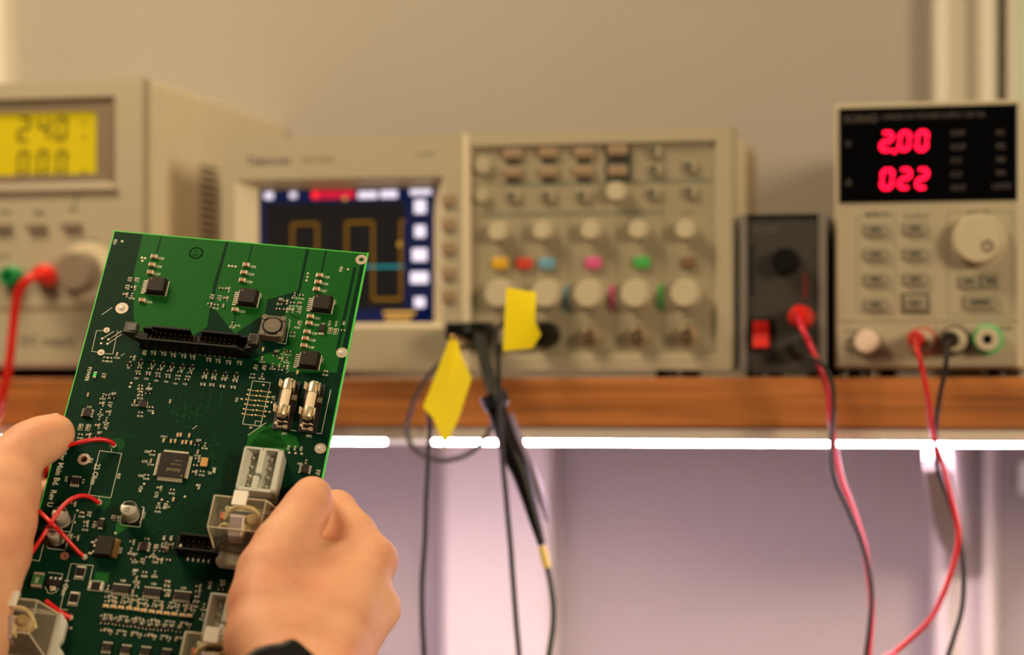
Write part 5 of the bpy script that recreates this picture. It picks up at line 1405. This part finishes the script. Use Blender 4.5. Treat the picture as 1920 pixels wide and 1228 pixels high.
# ---- fuses in their clips
for (a, b_) in FUSES:
    uc, v0, v1 = (a[0] + b_[0]) / 2, a[1], b_[1]
    t = empty('fuse_holder')
    t.parent = BD
    t.location = (uc * MM, -(v0 + v1) / 2 * MM, 0)
    hl = (v1 - v0) / 2
    zc = 5.2
    f = MB().tube([(0, hl - 5.0, zc), (0, -hl + 5.0, zc)], [2.35, 2.35], 28)
    f.build('fuse_body', fuse_m, t)
    cap = MB()
    for s in (-1, 1):
        y0, y1 = s * (hl - 5.6), s * hl
        prof = [(y0, 2.45), (y0 + (y1 - y0) * 0.04, 2.62), (y0 + (y1 - y0) * 0.9, 2.62), (y1, 2.4)]
        cap.tube([(0, y, zc) for y, r in prof], [r for y, r in prof], 28)
    cap.build('end_caps', MATS['fuse_cap_metal'], t)
    MB().box(-4.4, 5.2, -hl - 5.5, hl + 3.2, 0.1, 0.9).box(-3.2, 3.6, -hl - 3.2, hl + 1.8, 0.9, 1.8).build('base', MATS['fuse_base_black'], t, bevel=0.3)
    for s in (-1, 1):
        cl = MB()
        yc = s * (hl - 2.6)
        for sx in (-1, 1):
            pr_ = [(sx * 2.0, 1.2), (sx * 2.9, 2.6), (sx * 3.05, 5.2), (sx * 2.75, 7.0), (sx * 3.7, 8.4), (sx * 4.05, 8.2), (sx * 3.15, 6.9), (sx * 3.45, 5.2), (sx * 3.25, 2.4), (sx * 2.2, 0.8)]
            cl.prism(pr_, yc - 2.0, yc + 2.0, axis='y')
        cl.box(-2.2, 2.2, yc - 2.0, yc + 2.0, 0.8, 1.3)
        # turned-up stop lip beyond the fuse end
        ye = s * (hl + 1.3)
        lip = [(2.6 * math.cos(g), 3.4 + 2.4 * math.sin(g)) for g in [math.pi * (-0.15 + 1.3 * k / 10) for k in range(11)]] if s > 0 else [(-2.8, 0.9), (2.9, 0.9), (3.1, 2.2), (1.6, 3.3), (0.4, 2.4), (-0.8, 2.6), (-2.0, 3.6), (-3.0, 2.2)]
        cl.prism(lip, min(ye, ye + s * 0.5), max(ye, ye + s * 0.5), axis='y')
        if s < 0:
            cl.box(-2.4, 2.4, ye - 3.0, ye, 0.9, 1.3)
            cl.lathe([(1.1, 1.2), (1.2, 2.0), (0.5, 2.2), (0, 2.2)], n=14, at=(2.2, ye - 2.6, 0)).lathe([(0.9, 1.2), (0.9, 2.2), (0, 2.3)], n=14, at=(-2.6, ye - 1.2, 0))
        cl.build('fuse_clip', MATS['fuse_cap_metal'], t, bevel=0.12)
    MB().box(2.4, 5.0, hl * 0.12, hl * 0.42, 1.6, 3.0).build('key_tab', MATS['bezel_grey_brown'], t, bevel=0.3)

# ---- unfitted bus header: plated holes joined by bare tracks
rows = 6
mb = MB()
for c0 in (0, 1):
    (a, b_), (c_, d) = BUS_PADS[c0], BUS_LAST[c0]
    for k in range(rows):
        f = k / (rows - 1)
        p = tuple(np.array(a) * (1 - f) + np.array(c_) * f)
        q = tuple(np.array(b_) * (1 - f) + np.array(d) * f)
        mb.line([(p[0], -p[1]), (q[0], -q[1])], 0.36, 0, 0.1)
        for e in (p, q):
            mb.lathe([(0.55, 0), (0.55, 0.12), (0.25, 0.25), (0, 0.25)], n=10, at=(e[0], -e[1], 0))
mb.build('bus_jumper', MATS['bare_copper_tan'], BD)
mb = MB()
for f in ([(c3p[0], c3p[1]) for c3p in ETHER],):
    for a, b_ in zip(f[0::2], f[1::2]):
        mb.line([(a[0], -a[1]), (b_[0], -b_[1])], 0.34, 0, 0.1)
mb.build('bare_track', solder_m, BD)

# ---- crystal, status light, larger blocks
u, v = CRYSTAL
MB().box(-1.7, 1.7, -2.5, 2.5, 0.1, 1.1).build('crystal', MATS['crystal_gold'], BD, (u, -v, 0), bevel=0.2)
u, v = LED
o = chip_mesh('status_light', 2.9, 1.5, 0.9, ledg_m, 0.24)
tag(put('status_light', o, BD, (u, -v, 0), rz=math.pi / 2), 'green status light')
u, v = SOTBIG
o = MB().box(-1.5, 1.5, -2.2, 2.2, 0.1, 1.6, 0, 0.15).build('diode_block', chip_m, BD, (u, -v, 0))
MB().box(-1.3, 1.3, -3.6, -2.1, 0, 0.4).box(-0.9, 0.9, 2.1, 3.2, 0, 0.4).build('leads', solder_m, o)
u, v = SOTBLK
o = MB().box(-1.6, 1.6, -2.0, 2.0, 0.1, 1.6, 0, 0.15).build('diode_block', chip_m, BD, (u, -v, 0))
MB().box(-1.0, 1.0, 1.9, 3.0, 0, 0.5).box(-1.0, 1.0, -3.0, -1.9, 0, 0.5).build('leads', solder_m, o)
for u, v in OUT_RES:
    put('chip_resistor', res2_me, BD, (u, -v, 0), rz=math.pi / 2)
    mb = MB().line([(u - 1, -v - 1.7), (u + 1, -v - 1.7), (u + 1, -v + 1.7), (u - 1, -v + 1.7), (u - 1, -v - 1.7)], 0.22, 0, 0.05)
    mb.build('part_outline', silk_m, BD)
for i, (u, v, vert) in enumerate(SENSE):
    a, b_ = 6.2, 3.7
    mb = MB().box(-a / 2 + 0.9, a / 2 - 0.9, -b_ / 2, b_ / 2, 0.05, 0.95, 0)
    for s in (-1, 1):
        c_, d = sorted((s * a / 2, s * (a / 2 - 1.0)))
        mb.box(c_, d, -b_ / 2, b_ / 2, 0, 0.9, 1)
    mb.build('sense_resistor', [resb_m, solder_m], BD, (u, -v, 0), rz=math.pi / 2 if vert else 0)
    mb = MB().line([(-a / 2 - .5, -b_ / 2 - .4), (a / 2 + .5, -b_ / 2 - .4), (a / 2 + .5, b_ / 2 + .4), (-a / 2 - .5, b_ / 2 + .4), (-a / 2 - .5, -b_ / 2 - .4)], 0.24, 0, 0.05)
    mb.build('part_outline', silk_m, BD, (u, -v, 0), rz=math.pi / 2 if vert else 0)
u, v = GREEN_IND
mb = MB().box(-2.7, 2.7, -2.6, 2.6, 0.1, 2.2, 0)
for s in (-1, 1):
    c_, d = sorted((s * 2.5, s * 3.9))
    mb.box(-2.5, 2.5, c_, d, 0, 2.0, 1)
o = mb.build('green_choke', [MATS['choke_green'], pad_m], BD, (u, -v, 0), bevel=0.2)
q = MB()
add_text_xy(q, '1R0', 0, 1.4, 1.7, -90, 2.25)
q.build('choke_marking', silk_m, o)
u, v = SOT223
o = MB().box(-3.3, 3.3, -1.8, 1.8, 0.1, 1.7, 0, 0.2).build('regulator', chip_m, BD, (u, -v, 0))
l = MB()
for k in range(3):
    gull(l, (k - 1) * 2.2, 1.8, 0, 1, 0.9, 1.7, 0.8)
gull(l, 0, -1.8, 0, -1, 3.0, 1.7, 0.8)
l.build('leads', silver_m, o)
u, v = DPAK
o = MB().box(-4.4, 4.2, -5.0, 5.0, 0.4, 4.2, 0, 0.25).build('power_transistor', chip_m, BD, (u, -v, 0), bevel=0.2)
MB().box(3.8, 6.6, -4.9, 4.9, 0.05, 1.5).box(3.8, 5.6, -4.9, 4.9, 1.5, 2.6).build('heat_tab', gold_m, o, bevel=0.15)
l = MB()
gull(l, -4.4, 3.0, -1, 0, 1.1, 3.4, 2.4)
gull(l, -4.4, -3.0, -1, 0, 1.1, 3.4, 2.4)
l.box(-5.4, -4.3, -0.6, 0.6, 2.2, 3.0)
l.build('leads', silver_m, o)

# ---- electrolytic cans
for i, (u, v, r) in enumerate(ELCAPS):
    t = empty('electrolytic_capacitor')
    t.parent = BD
    t.location = (u * MM, -v * MM, 0)
    MB().prism([(-r - .2, -r - .2), (r - 1, -r - .2), (r + .2, -r + 1), (r + .2, r - 1), (r - 1, r + .2), (-r - .2, r + .2)], 0.1, 1.3).build('base', dark_m, t)
    MB().lathe([(r, 1.2), (r, 2.0), (r * 0.93, 2.4), (r, 2.8), (r, 8.3), (r * 0.94, 8.8), (r * 0.88, 8.9), (0, 8.9)], n=36).build('can', MATS['can_aluminium'], t)
    seg = [(r * 0.9 * math.cos(g), r * 0.9 * math.sin(g)) for g in [math.radians(22 + 136 * k / 14) for k in range(15)]]
    MB().prism(seg, 8.86, 9.0).build('polarity_mark', dark_m, t)
    q = MB()
    add_text_xy(q, '220', -2.1, -0.2, 1.5, 0, 8.95)
    add_text_xy(q, '16V', -1.9, -1.9, 1.3, 0, 8.95)
    q.build('can_marking', MATS['polarity_plum'], t)
    mb = MB().line([(-r - 1, r + 1), (-r - 1, -r + .6), (-r + .6, -r - 1), (r + 1, -r - 1), (r + 1, r + 1)], 0.25, 0, 0.05)
    mb.build('part_outline', silk_m, t)


# ---- white eight-pin power connectors
def white_connector(u, v):
    W_, D_, H_ = 19.4, 24.2, 11.0
    t = empty('white_connector')
    t.parent = BD
    t.location = (u * MM, -v * MM, 0)
    b = MB()
    wt = 1.3
    b.box(0, W_, -D_, 0, 0.1, 5.6)
    b.box(0, W_, -wt, 0, 2.2, H_).box(0, W_, -D_, -D_ + 1.8, 2.2, H_)
    b.box(0, wt, -D_, 0, 2.2, H_).box(W_ - 2.6, W_, -D_, 0, 2.2, H_)
    b.prism([(0.2, 5.5), (0.2, H_), (1.0, H_), (4.0, 5.5)], -D_ + 1.6, -1.0, axis='y')
    # centre divider, stepped like an S, with two narrow slots
    b.box(8.0, 11.0, -14.4, -1.0, 2.2, H_)
    b.box(7.4, 10.4, -D_ + 1, -16.0, 2.2, H_)
    b.box(7.4, 9.2, -16.0, -14.4, 2.2, H_ * 0.8)
    b.build('shell', conn_m, t, bevel=0.3)
    MB().box(9.2, 9.6, -1.6, 0.06, 2.4, H_ + 0.02).build('wall_slot', MATS['slot_grey'], t)
    p = MB().box(-0.55, 0.55, -0.55, 0.55, 2, 7.6).box(-0.55, 0.55, -0.55, 0.55, 7.6, 8.4, 0, 0.35).mesh('pin', [silver_m])
    for c_ in range(2):
        for k in range(4):
            put('pin', p, t, (5.0 + c_ * 9.0, -4.4 - k * 5.0, 0))


white_connector(WHITE_CONN[0][0], WHITE_CONN[0][1])
white_connector(WHITE_CONN_B[0], WHITE_CONN_B[1])

# ---- black ten-pin header
(a, b_), (c_, d), (e, f) = BLACK_HEADER
t = empty('pin_header')
t.parent = BD
t.location = (a * MM, -b_ * MM, 0)
W_, D_ = 20.3, 8.8
b = MB()
b.box(0, W_, -D_, 0, 0.1, 2.0)
b.box(0, W_, -1.1, 0, 2, 8.6).box(0, W_, -D_, -D_ + 1.1, 2, 8.6).box(0, 1.2, -D_, 0, 2, 8.6).box(W_ - 1.2, W_, -D_, 0, 2, 8.6)
b.build('shroud', dark_m, t, bevel=0.2)
for r in range(2):
    for k in range(5):
        put('pin', pm_, t, (5.0 + k * 2.54, -3.1 - r * 2.54, 0))
q = MB().prism([(1.6, -7.6), (2.9, -7.2), (2.2, -5.8)], 8.6, 8.65)
q.build('pin_mark', silk_m, t)
q = MB()
for k in range(5):
    q.box(4.6 + k * 2.54, 5.4 + k * 2.54, -D_ - 1.6, -D_ + 0.2, 0, 0.5)
q.build('tails', solder_m, t)


# ---- clear covered relays on white bases
def relay(u, v):
    t = empty('clear_relay')
    t.parent = BD
    t.location = (u * MM, -v * MM, 0)
    base = [(3, 2), (24, 2), (34, 1), (37.5, -3), (37.5, -12), (36, -15.5), (39.5, -19), (39.5, -25), (36, -30), (6, -30), (4, -28.5), (4, -22), (4, -20)]
    MB().prism(base, 0.2, 4.6).build('base', conn_m, t, bevel=0.9, seg=3)
    c = MB()
    prof = [(0, 3.6), (0, 17), (25, 17), (34, 3.6)]
    c.add([(0, 0, 3.6), (0, 0, 17), (25, 0, 17), (34, 0, 3.6), (0, -18.5, 3.6), (0, -18.5, 15), (0, -17, 17), (25, -17, 17), (26.2, -18.5, 15), (34, -25, 3.6), (4, -25, 3.6)],
          [(0, 3, 2, 1), (1, 2, 7, 6), (0, 1, 6, 5), (0, 5, 10), (5, 6, 7, 8), (5, 8, 9, 10), (2, 3, 9, 8, 7)])
    c.build('clear_cover', clear_m, t, bevel=0.5)
    ed = MB()
    for p in ([(0, 0, 17), (0, -17, 17), (25, -17, 17), (25, 0, 17), (0, 0, 17)], [(0, -17, 17), (4, -25, 3.6)], [(25, -17, 17), (34, -25, 3.6)], [(25, 0, 17), (34, 0, 3.6)]):
        ed.tube(p, 0.35, 8)
    ed.build('cover_edges', MATS['clear_edge'], t)
    MB().lathe([(4.6, 3.6), (4.6, 9), (0, 9)], n=24, at=(19, -8, 0)).lathe([(2.4, 9), (2.4, 12), (0, 12)], n=20, at=(19, -8, 0)).build('coil', amber_m, t)
    MB().box(1.0, 32, -23, -1, 4.2, 5.4).build('inner_frame', MATS['relay_inner'], t)
    MB().box(10, 16, -15, -5, 3.6, 9.5).build('armature', cream_m, t, bevel=0.6)
    w_ = MB()
    w_.tube(smooth_path([(4, -6, 6), (7, -3.6, 10), (12, -2.6, 12.5), (18, -2.4, 12), (22, -5, 9), (24, -9, 6)], 5), 1.0, 10)
    w_.tube(smooth_path([(3.5, -12, 7), (6, -11, 9.5), (9, -13, 9), (9.5, -17, 6)], 5), 1.1, 10)
    w_.build('internal_wire', cream_m, t)
    MB().box(2.4, 4.6, -6.8, -3.2, 3.6, 7.4).build('copper_contact', MATS['contact_orange'], t, bevel=0.4)
    MB().box(2.6, 7.5, -20, -15.5, 3.6, 7.5).build('contact_block', dark_m, t, bevel=0.4)
    k = MB().prism([(3.2, 15.5), (3.2, 18.9), (-5.2, 19.6), (-5.2, 18.0), (1.8, 17.4), (1.8, 15.5)], 9.4, 16.2, axis='x')
    k.build('clip', MATS['clip_white'], t, bevel=0.3)
    k = MB().prism([(-9.4, 16.6), (-9.4, 18.0), (-11.0, 18.2), (-19.6, 15.2), (-20.0, 8.0), (-18.8, 8.0), (-18.2, 14.2), (-11.0, 16.8)], 9.8, 16.6, axis='x')
    k.build('clip', MATS['clip_lilac'], t, bevel=0.3)


for u, v in RELAYS:
    relay(u, v)

# ---- red jumper wires soldered to the board
for pts in (WIRE_A, WIRE_B, WIRE_C, WIRE_D):
    q = smooth_path([(u, -v, h) for u, v, h in pts], 7)
    o = MB().tube(q, 1.05 if pts is not WIRE_D else 1.4, 12).build('jumper_wire', redw_m, BD)
    MB().tube([q[0], q[3]], [0.5, 0.6], 8).build('stripped_end', solder_m, o)

# ------------------------------------------------------------------ hands: one smooth skin each, grown round joint chains
def seg_dist(P, a, b, ra, rb):
    ab = b - a
    L2 = float(ab @ ab) + 1e-9
    t = np.clip(((P - a) @ ab) / L2, 0, 1)
    q = P - a - t[..., None] * ab
    return np.sqrt((q * q).sum(-1)) - (ra + (rb - ra) * t)


def smin(a, b, k):
    h = np.clip(0.5 + 0.5 * (b - a) / k, 0, 1)
    return b + (a - b) * h - k * h * (1 - h)


def chain_field(P, chain, k):
    d = None
    for a, b in zip(chain[:-1], chain[1:]):
        s = seg_dist(P, np.array(a[:3], np.float32), np.array(b[:3], np.float32), a[3], b[3])
        d = s if d is None else smin(d, s, k)
    return d


def surface_nets(F, org, h):
    """vertices and quads of the zero level of a sampled field"""
    nx, ny, nz = F.shape
    S = F < 0
    C = [S[i:nx - 1 + i, j:ny - 1 + j, k:nz - 1 + k] for i in (0, 1) for j in (0, 1) for k in (0, 1)]
    cnt = sum(c.astype(np.int8) for c in C)
    act = (cnt > 0) & (cnt < 8)
    idx = -np.ones(act.shape, np.int64)
    cells = np.argwhere(act)
    idx[act] = np.arange(len(cells))
    acc = np.zeros((len(cells), 3))
    num = np.zeros(len(cells))
    cor = [(i, j, k) for i in (0, 1) for j in (0, 1) for k in (0, 1)]
    for a in range(8):
        for b in range(a + 1, 8):
            ca, cb = np.array(cor[a]), np.array(cor[b])
            if np.abs(ca - cb).sum() != 1:
                continue
            fa = F[tuple((cells + ca).T)]
            fb = F[tuple((cells + cb).T)]
            m = (fa < 0) != (fb < 0)
            t = np.where(m, fa / np.where(m, fa - fb, 1), 0)
            acc += np.where(m[:, None], ca + t[:, None] * (cb - ca), 0)
            num += m
    V = (cells + acc / num[:, None]) * h + org
    Q = []
    for ax in range(3):
        o1, o2 = [(1, 2), (2, 0), (0, 1)][ax]
        sl0 = [slice(None)] * 3
        sl1 = [slice(None)] * 3
        sl0[ax] = slice(0, -1)
        sl1[ax] = slice(1, None)
        cross = S[tuple(sl0)] != S[tuple(sl1)]
        for e in np.argwhere(cross):
            if e[o1] == 0 or e[o2] == 0 or e[o1] >= act.shape[o1] or e[o2] >= act.shape[o2]:
                continue
            c = [e.copy() for _ in range(4)]
            c[1][o1] -= 1
            c[2][o1] -= 1
            c[2][o2] -= 1
            c[3][o2] -= 1
            q = [idx[tuple(i)] for i in c]
            if min(q) < 0:
                continue
            if not S[tuple(e)]:
                q = q[::-1]
            Q.append(q)
    return V, Q


def hand(name, palm, fingers, parent, base, extra=None, k_palm=6.5):
    allp = np.array([p for c in palm + fingers for p in c])
    lo = (allp[:, :3] - allp[:, 3:4]).min(0) - 6
    hi = (allp[:, :3] + allp[:, 3:4]).max(0) + 6
    h = 1.5
    n = np.ceil((hi - lo) / h).astype(int) + 1
    g = np.stack(np.meshgrid(*[lo[i] + h * np.arange(n[i]) for i in range(3)], indexing='ij'), -1).astype(np.float32)
    d = chain_field(g, palm[0], 5.0)
    for c in palm[1:]:
        d = smin(d, chain_field(g, c, 6.0), k_palm)
    for c in fingers:
        d = smin(d, chain_field(g, c, 2.5), 3.2)
    if extra:
        d = extra(g, d)
    V, Q = surface_nets(d.astype(np.float64), lo, h)
    me = bpy.data.meshes.new(name)
    me.from_pydata([tuple((v - base) * MM) for v in V], [], [tuple(int(i) for i in q) for q in Q])
    me.polygons.foreach_set('use_smooth', [True] * len(me.polygons))
    me.materials.append(skin_m)
    ob = put(name, me, parent)
    s = ob.modifiers.new('relax', 'SMOOTH')
    s.factor = 0.5
    s.iterations = 3
    sd = ob.modifiers.new('refine', 'SUBSURF')
    sd.levels = sd.render_levels = 1
    return ob


PB = np.array(WRIST_A, float)
PERSON = empty('person', tuple(PB), 'person out of frame whose two bare hands hold the circuit board by its edges', 'person')
def dents(P, d):
    for a, b, depth, wid in DENTS:
        r = seg_dist(P, np.array(a, np.float32), np.array(b, np.float32), 0.0, 0.0)
        d = d + depth * np.exp(-(r / wid) ** 2 / 2)
    return d


RH = hand('hand', RIGHT_HAND, RIGHT_FINGERS, PERSON, PB, dents)
tag(RH, 'right hand, back towards the viewer, thumb on the board face')
LH = hand('hand', LEFT_HAND, LEFT_FINGERS, PERSON, PB)
tag(LH, 'left hand, thumb on the board face at its left edge')

# thumb nail of the left hand
c0, c1_, c2_ = [np.array(p) for p in NAIL]
ax = (c1_ - c0) / np.linalg.norm(c1_ - c0)
up = c2_ - c0
up -= ax * (up @ ax)
up /= np.linalg.norm(up)
sd_ = np.cross(ax, up)
mb = MB()
nu, nv = 9, 9
vs_ = []
for i in range(nu):
    for j in range(nv):
        a, b = (i / (nu - 1) - 0.5) * 2, (j / (nv - 1) - 0.5) * 2
        q = c0 - PB + ax * (a * 6.0) + sd_ * (b * 5.2 * math.sqrt(max(0.0, 1 - 0.35 * a * a))) + up * (0.4 - 2.0 * b * b - 0.5 * a * a)
        vs_.append(q)
fs = [(i * nv + j, (i + 1) * nv + j, (i + 1) * nv + j + 1, i * nv + j + 1) for i in range(nu - 1) for j in range(nv - 1)]
mb.add(vs_, fs, 0, True)
nail = mb.build('thumb_nail', nail_m, PERSON)
so = nail.modifiers.new('thick', 'SOLIDIFY')
so.thickness = 0.0006

# dark watch on the right wrist
pts = [np.array(p) - PB for p in WATCH]
cen = sum(pts) / len(pts)
fw = np.array((math.sin(YAW), -math.cos(YAW), 0.25))
fw /= np.linalg.norm(fw)
mb = MB()
n = len(pts)
mb.add([p for p in pts] + [p - fw * 9 for p in pts], [tuple(range(n)), tuple(range(2 * n - 1, n - 1, -1))] + [(i, (i + 1) % n, n + (i + 1) % n, n + i) for i in range(n)])
wt = mb.build('wrist_watch', dark_m, PERSON, bevel=2.0, seg=3)
tag(wt, 'black watch on the right wrist')
a, b = np.array(WRIST_A), np.array(WRIST_B)
ax = (b - a) / np.linalg.norm(b - a)
m0 = a + ax * 4 - PB
x_ = np.cross(ax, fw)
x_ /= np.linalg.norm(x_)
y_ = np.cross(ax, x_)
mb = MB()
N = 40
vs_ = []
for k in range(N):
    g = 2 * math.pi * k / N
    for da, rr_ in ((-9, 32), (9, 33), (9, 30), (-9, 29)):
        vs_.append(m0 + ax * (da + 44) + rr_ * (1.12 * math.cos(g) * x_ + 0.8 * math.sin(g) * y_))
fs = []
for k in range(N):
    k2 = (k + 1) % N
    for s in range(4):
        s2 = (s + 1) % 4
        fs.append((k * 4 + s, k * 4 + s2, k2 * 4 + s2, k2 * 4 + s))
mb.add(vs_, fs, 0, True)
mb.build('watch_strap', blk_m, wt)
